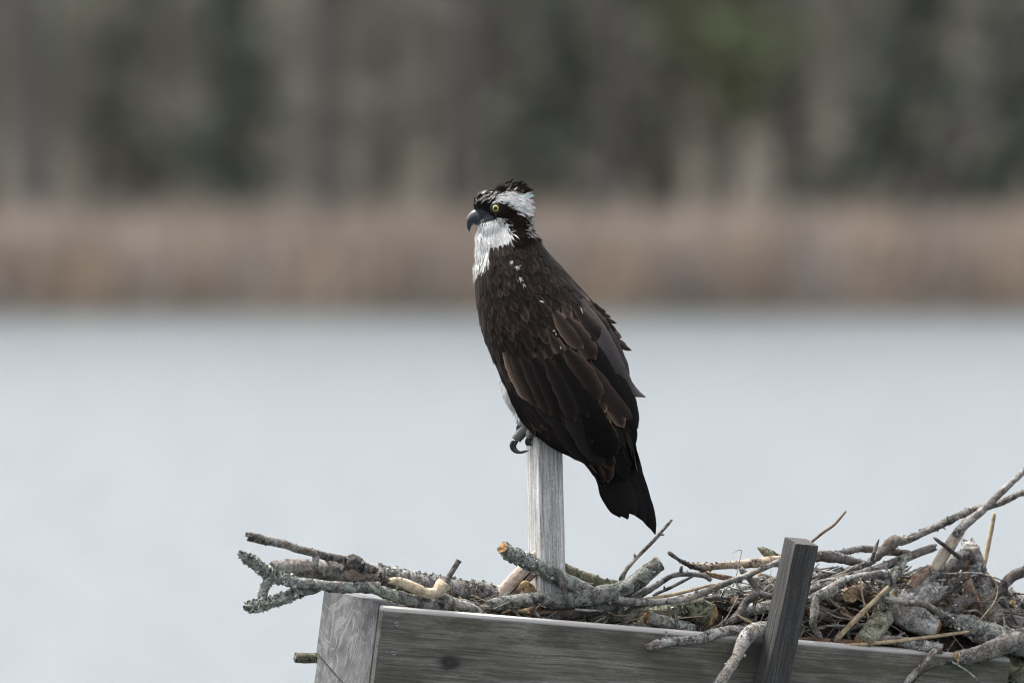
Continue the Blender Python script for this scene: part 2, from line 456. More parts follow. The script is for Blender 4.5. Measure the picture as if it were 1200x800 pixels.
def limb_tree(seed, h, r0, lean=0.0, low=0.25, n=11, crown='bare'):
    """trunk with limbs, and a crown mesh; both around the origin"""
    q = random.Random(seed); g = np.random.default_rng(seed)
    T = Geo(); tips = []
    path = [Vector((lean * h * (i / 7) + 0.25 * math.sin(i * 1.3 + seed) * 0.3, 0.1 * math.sin(i + seed), h * i / 7)) for i in range(8)]
    T.add(*tube_geo(path, [r0 * (1 - 0.8 * i / 7) * (1.35 if i == 0 else 1) for i in range(8)], 9)[:2])
    for k in range(n):
        f = low + (0.97 - low) * k / n + q.uniform(-0.02, 0.02)
        i = min(6, int(f * 7)); b = path[i].lerp(path[i + 1], f * 7 - i)
        a = q.uniform(0, 2 * math.pi); ln = h * q.uniform(0.14, 0.30) * (1.15 - f * 0.5)
        d = Vector((math.cos(a), math.sin(a), q.uniform(0.35, 1.0))).normalized()
        lp = [b + d * ln * t + Vector((0, 0, 0.12 * ln * t * t)) + Vector((q.uniform(-1, 1), q.uniform(-1, 1), 0)) * 0.06 * ln * t for t in (0, .33, .66, 1)]
        T.add(*tube_geo(lp, [r0 * 0.33 * (1 - f * 0.5) * s for s in (1, .75, .5, .2)], 6)[:2])
        tips += lp[1:]
        for m in range(3):
            s = lp[1 + m % 3]; e = s + Vector((q.uniform(-1, 1), q.uniform(-1, 1), q.uniform(0.1, 1))).normalized() * ln * 0.45
            T.add(*tube_geo([s, s.lerp(e, 0.5) + Vector((0, 0, 0.05 * ln)), e], [r0 * 0.10, r0 * 0.07, r0 * 0.03], 4)[:2])
            tips.append(e)
    CV, CF, o = [], [], 0
    for t in tips:
        if crown == 'bare': v, f = cards(g, t, (h * .07,) * 3, 34, 0.30, 0.12)
        else: v, f = cards(g, t, (h * .075, h * .075, h * .06), 60, 0.16, 1.0)
        CV.append(v); CF.append(f + o); o += len(v)
    return T, np.concatenate(CV), np.concatenate(CF)

def conifer(seed, h, w):
    q = random.Random(seed); g = np.random.default_rng(seed)
    T = Geo(); T.add(*tube_geo([Vector((0, 0, 0)), Vector((0.05, 0, h * .5)), Vector((0, 0, h))], [0.16, 0.10, 0.02], 8)[:2])
    CV, CF, o = [], [], 0
    for k in range(34):
        f = 0.06 + 0.9 * k / 34; a = q.uniform(0, 6.28); ln = w * (1.05 - f) * q.uniform(0.7, 1.15)
        z = h * f
        T.add(*tube_geo([Vector((0, 0, z)), Vector((math.cos(a) * ln, math.sin(a) * ln, z - 0.12 * ln))], [0.03, 0.01], 4)[:2])
        for t in (0.4, 0.7, 1.0):
            v, fc = cards(g, (math.cos(a) * ln * t, math.sin(a) * ln * t, z - 0.1 * ln * t), (0.42, 0.42, 0.26), 60, 0.15, 1.0)
            CV.append(v); CF.append(fc + o); o += len(v)
    return T, np.concatenate(CV), np.concatenate(CF)

def mesh_from(name, v, f, mat):
    me = bpy.data.meshes.new(name); me.from_pydata([tuple(x) for x in v], [], [tuple(int(i) for i in q) for q in f])
    me.materials.append(mat); me.update(); return me

def make_proto(kind, seed, **kw):
    if kind == 'conifer':
        T, cv, cf = conifer(seed, kw['h'], kw['w']); tm, cm = M_TRUNKD, M_EVER
    else:
        T, cv, cf = limb_tree(seed, kw['h'], kw['r'], kw.get('lean', 0), kw.get('low', .25), kw.get('n', 11), kw.get('crown', 'bare'))
        tm, cm = kw['tm'], kw['cm']
    return mesh_from('trunk', T.v, T.f, tm), mesh_from('crown', cv, cf, cm)

PROTO = {
    'grey': make_proto('b', 11, h=15, r=0.26, low=0.10, n=14, tm=M_TRUNKG, cm=M_TWIGS),
    'grey2': make_proto('b', 12, h=13, r=0.22, low=0.08, n=14, lean=0.05, tm=M_TRUNKG, cm=M_TWIGS),
    'pale': make_proto('b', 13, h=16, r=0.34, low=0.25, tm=M_TRUNKL, cm=M_TWIGS),
    'dark': make_proto('b', 14, h=15, r=0.36, low=0.3, tm=M_TRUNKD, cm=M_TWIGS),
    'lean': make_proto('b', 15, h=11, r=0.26, low=0.4, lean=0.55, tm=M_TRUNKL, cm=M_TWIGS),
    'ever': make_proto('conifer', 16, h=7.5, w=1.7),
    'lime': make_proto('b', 17, h=9, r=0.14, low=0.42, n=12, tm=M_TRUNKG, cm=M_LIME, crown='leaf'),
    'bush': make_proto('b', 18, h=2.6, r=0.07, low=0.15, n=9, tm=M_TRUNKG, cm=M_OLIVE, crown='leaf'),
    'olive': make_proto('b', 19, h=10, r=0.18, low=0.15, n=13, tm=M_TRUNKG, cm=M_OLIVE, crown='leaf'),
}
def tree(kind, name, px, d, label, group, scale=1.0, rz=0.0):
    y = SHORE + d
    x = P(px, 300, y).x
    M = Matrix.Translation((x, y, land_h(x, y) - 0.1)) @ Matrix.Rotation(rz, 4, 'Z') @ Matrix.Scale(scale, 4)
    root = link(bpy.data.objects.new(name, None), None, M)
    tag(root, label, 'tree', group)
    t, c = PROTO[kind]
    link(bpy.data.objects.new('trunk', t), root, M); link(bpy.data.objects.new('crown', c), root, M)
GB = 'bare trees in the wood across the water'
tree('dark', 'bare_tree', 40, 19, 'dark bare tree trunk at the far left of the blurred wood', GB)
tree('dark', 'bare_tree', 552, 20, 'dark bare tree in the blurred wood just above and left of the bird', GB, 0.95, 1.0)
tree('pale', 'bare_tree', 385, 18.5, 'pale grey bare tree left of the bird in the blurred wood', GB, 1.0, 0.5)
tree('pale', 'bare_tree', 722, 19, 'pale grey bare tree right of the bird in the blurred wood', GB, 1.0, 2.2)
tree('lean', 'leaning_tree', 1040, 18.5, 'pale blurred trunk leaning to the right at the right edge of the wood', GB, 1.0, 0.0)
tree('pale', 'bare_tree', 930, 21, 'pale grey bare tree above the leaning board in the blurred wood', GB, 0.9, 3.0)
tree('ever', 'evergreen_tree', 268, 20, 'dark evergreen in the left part of the blurred wood', None, 0.95)
tree('ever', 'evergreen_tree', 650, 22, 'dark evergreen behind the crest of the bird in the blurred wood', None, 0.85, 1)
tree('ever', 'evergreen_tree', 1066, 22, 'tall dark evergreen in the right part of the blurred wood', None, 1.1, 2)
tree('ever', 'evergreen_tree', 1188, 20, 'dark evergreen cut by the right edge of the picture', None, 0.95, 3)
tree('lime', 'spring_tree', 852, 19.5, 'fresh yellow-green tree near the top of the blurred wood', None, 0.85)
tree('bush', 'budding_bush', 962, 17.5, 'small olive bush just above the reeds on the right', None, 0.9)
tree('olive', 'budding_tree', 605, 27, 'olive budding tree above the bird in the blurred wood', None, 0.9)
tree('olive', 'budding_tree', 150, 26, 'olive budding tree at the left of the blurred wood', None, 0.9, 2)
tree('olive', 'budding_tree', 790, 28, 'olive budding tree behind the yellow-green tree', None, 0.9, 4)
q = random.Random(5)
for i in range(44):
    px = -700 + 2600 * (i + q.uniform(0.1, 0.9)) / 44
    tree(q.choice(['grey', 'grey2', 'grey', 'grey2', 'dark', 'pale']), 'bare_tree', px, q.uniform(23, 48),
         'bare grey tree deep in the blurred wood across the water', GB, q.uniform(0.8, 1.15), q.uniform(0, 6.28))

def far_wood():
    g = np.random.default_rng(21)
    VV, FF, CC, o = [], [], [], 0
    def put(n, y0, y1, z1, size, thin, col, jit):
        nonlocal o
        c = np.stack([g.uniform(-75, 75, n), SHORE + g.uniform(y0, y1, n), g.uniform(0.2, 1, n) * z1], 1)
        v, f = cards(g, (0, 0, 0), (0.6, 0.6, 0.6), n, size, thin)
        v = v + np.repeat(c, 4, axis=0)
        v[:, 2] = np.maximum(v[:, 2], 0.3)
        t = g.uniform(1 - jit, 1 + jit, n)[:, None] * np.array([col])
        # slow drift of tone along the shore: stands of different growth
        t *= (1 + 0.12 * np.sin(c[:, 0] * 0.9 + 1.0) * np.sin(c[:, 0] * 0.37))[:, None]
        VV.append(v); FF.append(f + o); CC.append(np.repeat(t, 4, axis=0)); o += len(v)
    put(62000, 21, 60, 16, 0.26, 0.35, (0.1846, 0.1781, 0.1512), 0.2)
    put(78000, 17, 30, 9, 0.22, 0.28, (0.1711, 0.1661, 0.1409), 0.2)
    put(9000, 22, 55, 14, 0.35, 0.7, (0.1573, 0.1702, 0.1371), 0.2)
    put(18000, 35, 75, 18, 0.5, 0.9, (0.1567, 0.1549, 0.1326), 0.2)
    put(9000, 11, 20, 1.9, 0.30, 0.3, (0.1368, 0.1240, 0.1080), 0.3)
    v = np.concatenate(VV); f = np.concatenate(FF); c = np.concatenate(CC)
    nb = NB('wood_undergrowth', 0.9, 0.1)
    m = nb.color(nb.n('ShaderNodeVertexColor', layer_name='Col').outputs[0])
    ob = mesh_obj('undergrowth', v, [tuple(int(i) for i in q) for q in f], m, smooth=False, cols=c)
    tag(ob, 'blurred grey thicket of twigs filling the wood across the water', 'undergrowth', kind='stuff')
far_wood()

# ------------------------------------------------------------------ nesting platform
YAW, ROLL = R(28), R(5.84)
Y0 = -0.20
ry = Matrix.Rotation(ROLL, 4, 'Y')
base = ry @ Matrix.Rotation(YAW, 4, 'Z') @ Matrix.Rotation(R(3.0), 4, 'X')
corner = P(450, 710, Y0)
MP = Matrix.Translation(corner) @ base          # local x along the front board, y into the nest, z up; origin = top front left corner
MPI = MP.inverted()
def to_board(px, py):
    """local (x, z) on the front face for a photo pixel"""
    o = Vector(cam.location); d = P(px, py, 0) - o
    lo, ld = MPI @ o, MPI.to_3x3() @ d
    t = -lo.y / ld.y
    h = lo + ld * t
    return h.x, h.z
BL = to_board(1183, 785)[0]
kx, kz = to_board(527, 776)
M_FRONT = board_mat('dark_weathered_board', (0.1350, 0.1251, 0.1100), (0.2160, 0.2046, 0.1800), (0.0486, 0.0445, 0.0380), 'x', knot=[(kx, kz, 0.050, 0.030), (kx + 0.52, kz - 0.02, 0.03, 0.018)], moss=True)
M_SIDE = board_mat('silver_weathered_board', (0.1125, 0.1125, 0.1125), (0.1762, 0.1762, 0.1762), (0.0638, 0.0638, 0.0638), 'z', rings=80.0, streak=0.5, cathedral=(11, 11, 8))
M_POST = board_mat('silver_grey_post', (0.3629, 0.3548, 0.3427), (0.6182, 0.6074, 0.5914), (0.1142, 0.1075, 0.1021), 'z', streak=1.35)
M_LEAN = board_mat('dark_grey_post', (0.0493, 0.0476, 0.0450), (0.0918, 0.0892, 0.0850), (0.0170, 0.0161, 0.0153), 'z', streak=1.2)
M_PILE = board_mat('pile_timber', (0.12, 0.11, 0.10), (0.20, 0.19, 0.17), (0.04, 0.035, 0.03), 'z')

plat = empty('nesting_platform', corner, MP)
tag(plat, 'weathered grey wooden nesting box holding up the pile of sticks', 'nesting platform')
T2 = 0.014
box_obj('front_board', (BL, T2, 0.26), M_FRONT, plat, MP, 0.0012, (BL / 2, T2 / 2, -0.13), top_front=0.0065)
SD = 0.195                                        # depth of the side
def prism_yz(name, poly, x0, x1, mat):
    """polygon in local (y, z) extruded along local x"""
    n = len(poly)
    bm = bmesh.new()
    a = [bm.verts.new((x0, y, z)) for y, z in poly]; b = [bm.verts.new((x1, y, z)) for y, z in poly]
    bm.faces.new(a); bm.faces.new(list(reversed(b)))
    for i in range(n): bm.faces.new((a[i], b[i], b[(i + 1) % n], a[(i + 1) % n]))
    bmesh.ops.recalc_face_normals(bm, faces=bm.faces)
    bmesh.ops.bevel(bm, geom=list(bm.edges), offset=0.0014, segments=2, affect='EDGES')
    me = bpy.data.meshes.new(name); bm.to_mesh(me); bm.free(); me.materials.append(mat)
    return link(bpy.data.objects.new(name, me), plat, MP)
s0 = T2 + 0.003
prism_yz('side_board', [(s0, 0.0035), (SD, 0.0), (SD, -0.094), (s0 + 0.075, -0.128), (s0, -0.155)], 0.0005, 0.036, M_SIDE)
prism_yz('side_board', [(SD - 0.002, -0.0975), (s0 + 0.075, -0.1315), (s0, -0.159), (s0, -0.27), (SD - 0.002, -0.27)], 0.0025, 0.036, M_SIDE)
box_obj('back_board', (BL - 0.40, T2, 0.20), M_SIDE, plat, MP, 0.002, (BL / 2 + 0.20, SD + 0.24, -0.17))
for k in range(6):
    box_obj('floor_slat', (0.14, SD + 0.25, 0.022), M_FRONT, plat, MP, 0.002, (0.13 + k * 0.165, 0.035 + (SD + 0.25) / 2, -0.245))
# screws in the left end of the front board
nb = NB('zinc_screw', 0.5, 0.5); nb.b.inputs['Metallic'].default_value = 0.8
M_SCREW = nb.color((0.22, 0.22, 0.22))
M_HOLE = NB('screw_slot', 0.9, 0.1).color((0.012, 0.012, 0.012))
for (px, py) in ((464.5, 731), (461, 765)):
    bx, bz = to_board(px, py)
    g = Geo()
    n = 16
    prof = [(0.0, -0.0002), (0.0016, -0.0002), (0.0020, -0.0016), (0.0034, -0.0014), (0.0037, 0.0005)]
    v = [(bx, prof[0][1], bz)]
    for r_, yy in prof[1:]:
        v += [(bx + r_ * math.cos(2 * math.pi * j / n), yy, bz + r_ * math.sin(2 * math.pi * j / n)) for j in range(n)]
    f = [(0, 1 + j, 1 + (j + 1) % n) for j in range(n)]
    for s in range(3):
        f += [(1 + s * n + j, 1 + (s + 1) * n + j, 1 + (s + 1) * n + (j + 1) % n, 1 + s * n + (j + 1) % n) for j in range(n)]
    sw = mesh_obj('screw', v, f, M_SCREW, plat, M=MP)
    mesh_obj('slot', [(bx - 0.0013, -0.0005, bz - 0.0004), (bx + 0.0013, -0.0005, bz - 0.0004), (bx + 0.0013, -0.0005, bz + 0.0004), (bx - 0.0013, -0.0005, bz + 0.0004)], [(0, 1, 2, 3)], M_HOLE, sw, M=MP)
# carrying pile down into the lake bed
pc = MP @ Vector((BL * 0.5, 0.22, -0.25))
box_obj('pile', (0.14, 0.14, pc.z + 1.5), M_PILE, plat, Matrix.Translation((pc.x, pc.y, (pc.z - 1.5) / 2)), 0.006)

def bar(name, top, bottom, s, yaw, mat, bevel=0.0011, s2=None, steps=10, wob=0.0006):
    """square timber from top to bottom (world points)"""
    ax = (top - bottom).normalized(); L = (top - bottom).length
    xd = Vector((math.cos(yaw), math.sin(yaw), 0)); xd = (xd - ax * xd.dot(ax)).normalized(); yd = ax.cross(xd)
    M = Matrix((( xd.x, yd.x, ax.x, bottom.x), (xd.y, yd.y, ax.y, bottom.y), (xd.z, yd.z, ax.z, bottom.z), (0, 0, 0, 1)))
    bm = bmesh.new(); bmesh.ops.create_cube(bm, size=1)
    for v in bm.verts: v.co = Vector((v.co.x * s, v.co.y * (s2 or s), (v.co.z + .5) * L))
    bmesh.ops.bevel(bm, geom=list(bm.edges), offset=bevel, segments=2, affect='EDGES')
    ed = [e for e in bm.edges if abs(e.verts[0].co.z - e.verts[1].co.z) > L * 0.5]
    bmesh.ops.subdivide_edges(bm, edges=ed, cuts=steps, use_grid_fill=False)
    for v in bm.verts:
        w = wob * noise.noise(Vector((v.co.x * 40, v.co.y * 40, v.co.z * 25)))
        v.co.x += w; v.co.y += wob * noise.noise(Vector((v.co.y * 60, v.co.z * 22, v.co.x * 60)))
    me = bpy.data.meshes.new(name); bm.to_mesh(me); bm.free(); me.materials.append(mat)
    return link(bpy.data.objects.new(name, me), None, M)

POST_Y = 0.0
pt, pb = P(637.5, 508, POST_Y), P(642.5, 735, POST_Y)
pb2 = pb + (pb - pt).normalized() * 0.10
tag(bar('perch_post', pt, pb2, 0.0400, YAW, M_POST), 'upright silver-grey square post under the feet of the bird', 'post')
# leaning timber in front of the box
def dfront(px): return Y0 + (px - 450) * PX * math.tan(YAW)
lt = P(939.5, 634, 0.035); lb = P(903, 806, 0.075)
tag(bar('leaning_post', lt, lb + (lb - lt) * 0.35, 0.0385, R(26), M_LEAN), 'dark grey square timber leaning right across the front of the box', 'post')

# ------------------------------------------------------------------ sticks
def boardtop(px): return 710 + (px - 450) * 75 / 733
FLK = random.Random(99)
def flakes(path, radii, n, size, zone=(0, 1), up=0.0, mat=None, parent=None, name='lichen'):
    """crumpled crusts standing off the bark"""
    g = Geo(); m = len(path)
    for _ in range(n):
        f = FLK.uniform(*zone) * (m - 1); i = min(m - 2, int(f)); c = path[i].lerp(path[i + 1], f - i); r = radii[i]
        t = (path[i + 1] - path[i]).normalized()
        d = Vector((FLK.gauss(0, 1), FLK.gauss(0, 1), FLK.gauss(0, 1) + up)); d = (d - t * d.dot(t)).normalized()
        p = c + d * r * 0.93
        s = size * PX * FLK.uniform(0.25, 1.0)
        e1 = (t * FLK.gauss(0, 1) + d.cross(t) * FLK.gauss(0, 1)).normalized(); e2 = (d * FLK.uniform(0.1, 1.2) + e1.cross(d) * FLK.gauss(0, 0.8)).normalized()
        k = FLK.randint(5, 7)
        vs = [p]
        for j in range(k):
            a = math.pi * 1.15 * j / (k - 1) - 0.2
            q_ = s * FLK.uniform(0.55, 1.25)
            vs.append(p + e1 * math.cos(a) * q_ + e2 * math.sin(a) * q_ + d * FLK.uniform(0, 0.35) * s)
        g.add(vs, [(0, j, j + 1) for j in range(1, k)])
    return tag(mesh_obj(name, g.v, g.f, mat or M_FLAKE, parent, origin=WM[parent.name].translation, smooth=False), kind='stuff')

def end_disc(path, r, mat, parent, at=0, tilt=None):
    i, j = (0, 1) if at == 0 else (-1, -2)
    n = (path[i] - path[j]).normalized()
    if tilt: n = (n + Vector(tilt)).normalized()
    a = n.orthogonal().normalized(); b = n.cross(a)
    c = path[i] + (path[i] - path[j]).normalized() * 0.0006
    V = [Vector((0, 0, 0)) + n * r * 0.10]; F = []
    K_ = 18
    for s, lift in ((0.55, 0.07), (0.97, 0.0), (0.99, -0.25)):
        for k in range(K_):
            an = 2 * math.pi * k / K_; w = s * r * (1 + 0.10 * math.sin(3 * an + r * 900) + 0.05 * math.sin(7 * an))
            V.append(a * math.cos(an) * w + b * math.sin(an) * w + n * r * lift + n * FLK.uniform(-.12, .12) * r)
    F += [(0, 1 + k, 1 + (k + 1) % K_) for k in range(K_)]
    for q_ in range(2):
        F += [(1 + q_ * K_ + k, 1 + (q_ + 1) * K_ + k, 1 + (q_ + 1) * K_ + (k + 1) % K_, 1 + q_ * K_ + (k + 1) % K_) for k in range(K_)]
    return mesh_obj('cut_end', V, F, mat, parent, M=Matrix.Translation(c), smooth=False)

SEED = [0]
def stick(name, pts, mat, label=None, cat='stick', parent=None, rough=0.16, cut0=None, cut1=None, lich=0, lzone=(0, 1),
          lsize=3.0, lup=0.3, lmat=None, spurs=(), flat=1.0, sides=14, group=None, tilt0=None, tilt1=None, freq=70):
    """pts: (px, py, depth behind the board front, radius px)"""
    SEED[0] += 1
    ln = sum(math.hypot(pts[i + 1][0] - pts[i][0], pts[i + 1][1] - pts[i][1]) for i in range(len(pts) - 1))
    n = max(8, min(140, int(ln / 2.2)))
    cr = catmull(pts, n)
    path = [P(c[0], c[1], dfront(c[0]) + c[2]) for c in cr]
    jit = min(0.0015, 0.15 * min(p[3] for p in pts) * PX)
    path = [p + Vector((noise.noise(p * 25 + Vector((SEED[0], 0, 0))), noise.noise(p * 25 + Vector((0, SEED[0], 3))), noise.noise(p * 25 + Vector((5, 0, SEED[0]))))) * jit * 1.6 for p in path]
    rad = [max(0.3, c[3]) * PX for c in cr]
    V, F, U = tube_geo(path, rad, sides, rough, freq, SEED[0], flat)
    for end, ring_, cut in ((0, range(sides), cut0), (-1, range((n - 1) * sides, n * sides), cut1)):
        if cut: continue
        t_ = (path[0] - path[1]).normalized() if end == 0 else (path[-1] - path[-2]).normalized()
        for vi in ring_: V[vi] = path[end] + (V[vi] - path[end]) * FLK.uniform(0.55, 0.95) + t_ * rad[end] * FLK.uniform(-0.2, 1.3)
    G = Geo(); G.add(V, F, U)
    if cat in ('twig', 'branch', 'stick', 'log') and sides >= 14 and mat not in (M_CREAM, M_PINK):
        spurs = list(spurs) + [(FLK.uniform(0.08, 0.92), FLK.gauss(0, 1), FLK.gauss(-0.3, 1), FLK.uniform(1.0, 4.5), max(0.8, 0.32 * pts[0][3] * FLK.uniform(0.6, 1.2))) for _ in range(int(ln / 48))]
    for (f, dx, dy, l, r) in spurs:
        i = int(f * (n - 1)); p = path[i]
        d = Vector((dx, -0.2, -dy)).normalized()
        sp = [p, p + d * (rad[i] + l * PX * 0.5), p + d * (rad[i] + l * PX)]
        G.add(*tube_geo(sp, [r * PX, r * PX * 0.85, r * PX * 0.6], 7, 0.2, 150, SEED[0]))
    o = mesh_obj(name, G.v, G.f, mat, parent, origin=path[0], uvs=G.u)
    if label: tag(o, label, cat, group)
    if cut0: end_disc(path, rad[0], cut0, o, 0, tilt0)
    if cut1: end_disc(path, rad[-1], cut1, o, 1, tilt1)
    if not lich and label and cat in ('stick', 'branch', 'log') and mat in (M_BIRCH, M_LICH, M_WHITE, M_GREEN, M_DARK): lich = int(ln * 0.9); lsize = 2.0
    if lich: flakes(path, rad, lich, lsize, lzone, lup, lmat, o)
    return o

# --- left end of the pile
stick('birch_log', [(322, 665, .10, 9), (350, 666, .10, 11), (400, 669, .095, 12), (450, 675, .09, 12.5), (500, 684, .09, 12), (555, 693, .10, 12), (615, 702, .11, 10)], M_BIRCH,
      'thick grey birch log lying along the left end of the nest', 'log', lich=330, lzone=(0.4, 1), lsize=3.4, lup=1.6, rough=0.10)
stick('bare_wood_patch', [(402, 668, .088, 9.5), (420, 670, .086, 10), (440, 673, .086, 9.5)], M_PINK, None, parent=bpy.data.objects['birch_log'], rough=0.12, flat=0.95)
stick('peeling_twig', [(292, 628, .03, 5.5), (330, 637, .035, 5), (370, 648, .04, 4.6), (405, 656, .05, 4.6), (440, 668, .07, 4.5)], M_TWIG,
      'straight grey twig sticking out over the left end, topmost there', 'twig', spurs=[(0.53, -0.1, 1, 10, 5)], lich=30, lsize=2, lmat=M_FLAKED)
stick('broken_knot', [(405, 663, .035, 5), (414, 658, .03, 8.5), (424, 664, .04, 7), (430, 668, .05, 4)], M_DARK, None, parent=bpy.data.objects['peeling_twig'], rough=0.4, lich=30, lsize=4, lmat=M_FLAKED)
stick('lichen_branch', [(283, 650, .05, 4), (299, 660, .05, 7), (318, 674, .05, 6.5), (350, 683, .045, 6.5), (400, 688, .04, 6.5), (444, 688, .035, 7)], M_LICH,
      'forked lichen-covered branch end jutting out at the far left', 'branch', rough=0.26, lich=420, lzone=(0, 0.42), lsize=3.6, cut1=M_CUTP, tilt1=(0.2, -1, 0.1))
lb_ = bpy.data.objects['lichen_branch']
stick('side_fork', [(290, 711, .05, 5), (306, 709, .05, 6.5), (330, 702, .05, 6), (352, 694, .05, 5), (372, 690, .05, 4)], M_LICH, None, parent=lb_, rough=0.3, lich=420, lzone=(0, 0.75), lsize=3.8)
stick('side_fork', [(305, 706, .05, 4), (309, 690, .05, 5), (318, 674, .05, 5)], M_LICH, None, parent=lb_, rough=0.3, lich=110, lsize=3.4)
stick('green_stub', [(346, 770, .29, 6), (360, 771, .285, 6.3), (385, 771, .28, 6.3)], M_MOSSY, 'short green stub poking out left of the side board', 'stick', cut0=M_FLAKED)
stick('rim_stick', [(430, 687, .05, 6), (460, 697, .04, 7), (490, 706, .03, 7.5), (515, 709, .03, 7), (540, 715, .035, 5)], M_LICH,
      'lichen-grey stick lying on the left corner of the box rim', lich=60, lsize=2.6, cut0=M_CUTY, tilt0=(-0.2, -1, 0.2))
stick('peeled_stick', [(459, 680, .03, 4.2), (468, 682, .03, 5.6), (482, 687, .025, 6.0), (498, 694, .02, 6.2), (510, 694, .018, 7.0), (517, 687, .018, 8.2), (520, 683, .018, 8.4)], M_CREAM,
      'bent stick stripped to cream wood near the left end', rough=0.16, cut1=M_CUTY, tilt1=(0.3, -0.9, 0.2), lich=26, lsize=2.2, lmat=M_FLAKED)
stick('twig_stub', [(522, 682, .02, 3.4), (530, 669, .02, 3.2), (538, 657, .02, 3.4)], M_DARK, None, parent=bpy.data.objects['peeled_stick'], cut1=M_CUTY)
stick('pale_stick', [(513, 697, .035, 5.5), (535, 707, .03, 6.5), (560, 716, .03, 6)], M_WHITE, 'short pale stick below the cream peeled stick', lich=30, lsize=2)

# --- middle
sl = stick('split_slat', [(585, 704, .09, 11), (605, 682, .08, 11.5), (622, 664, .075, 12), (639, 646, .07, 10.5)], M_PINK, 'pinkish split piece of wood propped against the perch post', 'wood piece', rough=0.05, flat=0.5, cut1=M_PINK, sides=10)
stick('crack', [(592, 702, .075, .7), (616, 676, .065, .9), (637, 655, .055, .8)], M_HOLE, None, parent=sl, sides=6)
stick('lichen_branch', [(589, 641, .02, 7), (598, 648, .025, 9), (612, 656, .03, 9.5), (640, 668, .04, 9.5), (660, 680, .045, 9.5), (685, 693, .055, 11), (702, 706, .06, 11)], M_LICH,
      'stout lichen-covered branch crossing in front of the perch post', 'branch', lich=330, lzone=(0, 0.5), lsize=3.0, cut0=M_CUTO, rough=0.2)
stick('hanging_spur', [(655, 672, .03, 4), (660, 686, .02, 4), (664, 701, .018, 3)], M_DARK, None, parent=bpy.data.objects['lichen_branch.001'])
stick('mossy_branch', [(651, 650, .13, 2), (656, 661, .13, 5), (675, 673, .13, 7.5), (705, 684, .13, 8), (745, 693, .13, 7)], M_MOSSY,
      'yellowish mossy branch just right of the foot of the perch post', 'branch', lich=140, lsize=2.6)
stick('birch_branch', [(578, 708, .05, 8), (620, 703, .045, 9), (660, 703, .04, 10), (700, 697, .035, 10.5), (730, 689, .03, 10.5), (752, 677, .025, 10), (772, 660, .02, 9)], M_LICH,
      'grey bark branch curving up to an orange cut end below the tail', 'branch', cut1=M_CUTO, lich=120, lzone=(0.2, 1), lsize=2.6, tilt1=(0.5, -0.5, 0.3), rough=0.12)
stick('dead_leaf', [(606, 690, .06, 1), (615, 687, .055, 7), (624, 692, .055, 6), (630, 697, .06, 1)], M_CUTY, 'curled ochre dead leaf at the foot of the perch post', 'leaf', flat=0.25, rough=0.3)
stick('dark_branch', [(628, 720, .05, 8), (680, 716, .05, 8), (730, 704, .045, 7), (765, 688, .04, 4), (786, 675, .04, 3.2), (803, 672, .04, 3), (824, 674, .04, 3), (832, 679, .04, 2.5)], M_DARK,
      'thin dark twig with a spur, arching over the rim right of the tail', 'twig', spurs=[(0.84, 0.15, -1, 7, 2.6)], lich=40, lsize=2)
stick('upright_twig', [(728, 678, .05, 4), (733, 668, .05, 2.8), (748, 651, .05, 2.3), (768, 631, .05, 2.2), (786, 610, .05, 1.8)], M_TWIG,
      'thin upright twig just under the tip of the tail', 'twig', spurs=[(0.35, -0.3, -1, 4, 1.6), (0.78, 1, 0.1, 4, 1.4)], rough=0.1)
stick('bowed_twig', [(722, 702, .02, 5), (745, 705, .02, 4.5), (775, 705, .02, 4), (803, 702, .02, 4), (825, 694, .02, 4), (850, 683, .02, 3.8), (880, 672, .02, 3.5), (915, 656, .02, 3)], M_TWIG,
      'long bowed grey twig reaching the leaning timber from the left', 'twig', spurs=[(0.47, 0.2, -1, 2.5, 2)], rough=0.1)
stick('straw', [(748, 703, .035, 2), (790, 696, .035, 2.2), (838, 684, .035, 1.2)], M_STRAW, 'pale yellow straw above the bowed twig', 'straw', rough=0.05, sides=8)
stick('thin_twig', [(766, 697, .06, 2), (790, 686, .06, 2), (815, 673, .06, 1.5)], M_DARK, 'fine dark twig slanting under the spurred twig', 'twig', spurs=[(0.3, -0.1, -1, 3, 1.5)], sides=8)
stick('paper_bark_stick', [(785, 649, .10, 2.4), (793, 654, .10, 2), (803, 660, .10, 2.6), (822, 664, .10, 4.5), (850, 662, .10, 4.5), (880, 660, .10, 5.5), (918, 657, .10, 7)], M_PAPER,
      'tan stick with papery peeling bark, highest left of the leaning timber', 'stick', lich=60, lzone=(0.1, 0.6), lsize=3, lmat=M_FLAKED)
stick('dark_bud_twig', [(785, 648, .09, 3), (795, 655, .09, 2), (812, 664, .09, 2.5), (826, 668, .09, 2)], M_DARK, 'black-tipped end of a twig curling over the papery stick', 'twig', rough=0.35)
stick('russet_stick', [(820, 671, .11, 2.6), (842, 675, .11, 3.4), (866, 680, .11, 3.6)], M_BROWN, 'short russet stick under the papery stick', spurs=[(0.2, -1, 0.3, 4, 2)])
stick('lichen_stub', [(889, 642, .12, 1.5), (897, 646, .12, 5), (908, 652, .12, 5), (922, 658, .12, 4)], M_MOSSY, 'pointed lichen-covered stub peeping out behind the top of the leaning timber', 'stick', lich=60, lsize=2)
stick('grey_log', [(690, 722, .07, 8), (715, 719, .07, 13), (760, 716, .075, 14), (800, 716, .08, 12)], M_LICH, 'dark grey log in shade just behind the rim below the curved branch', 'log', rough=0.14)
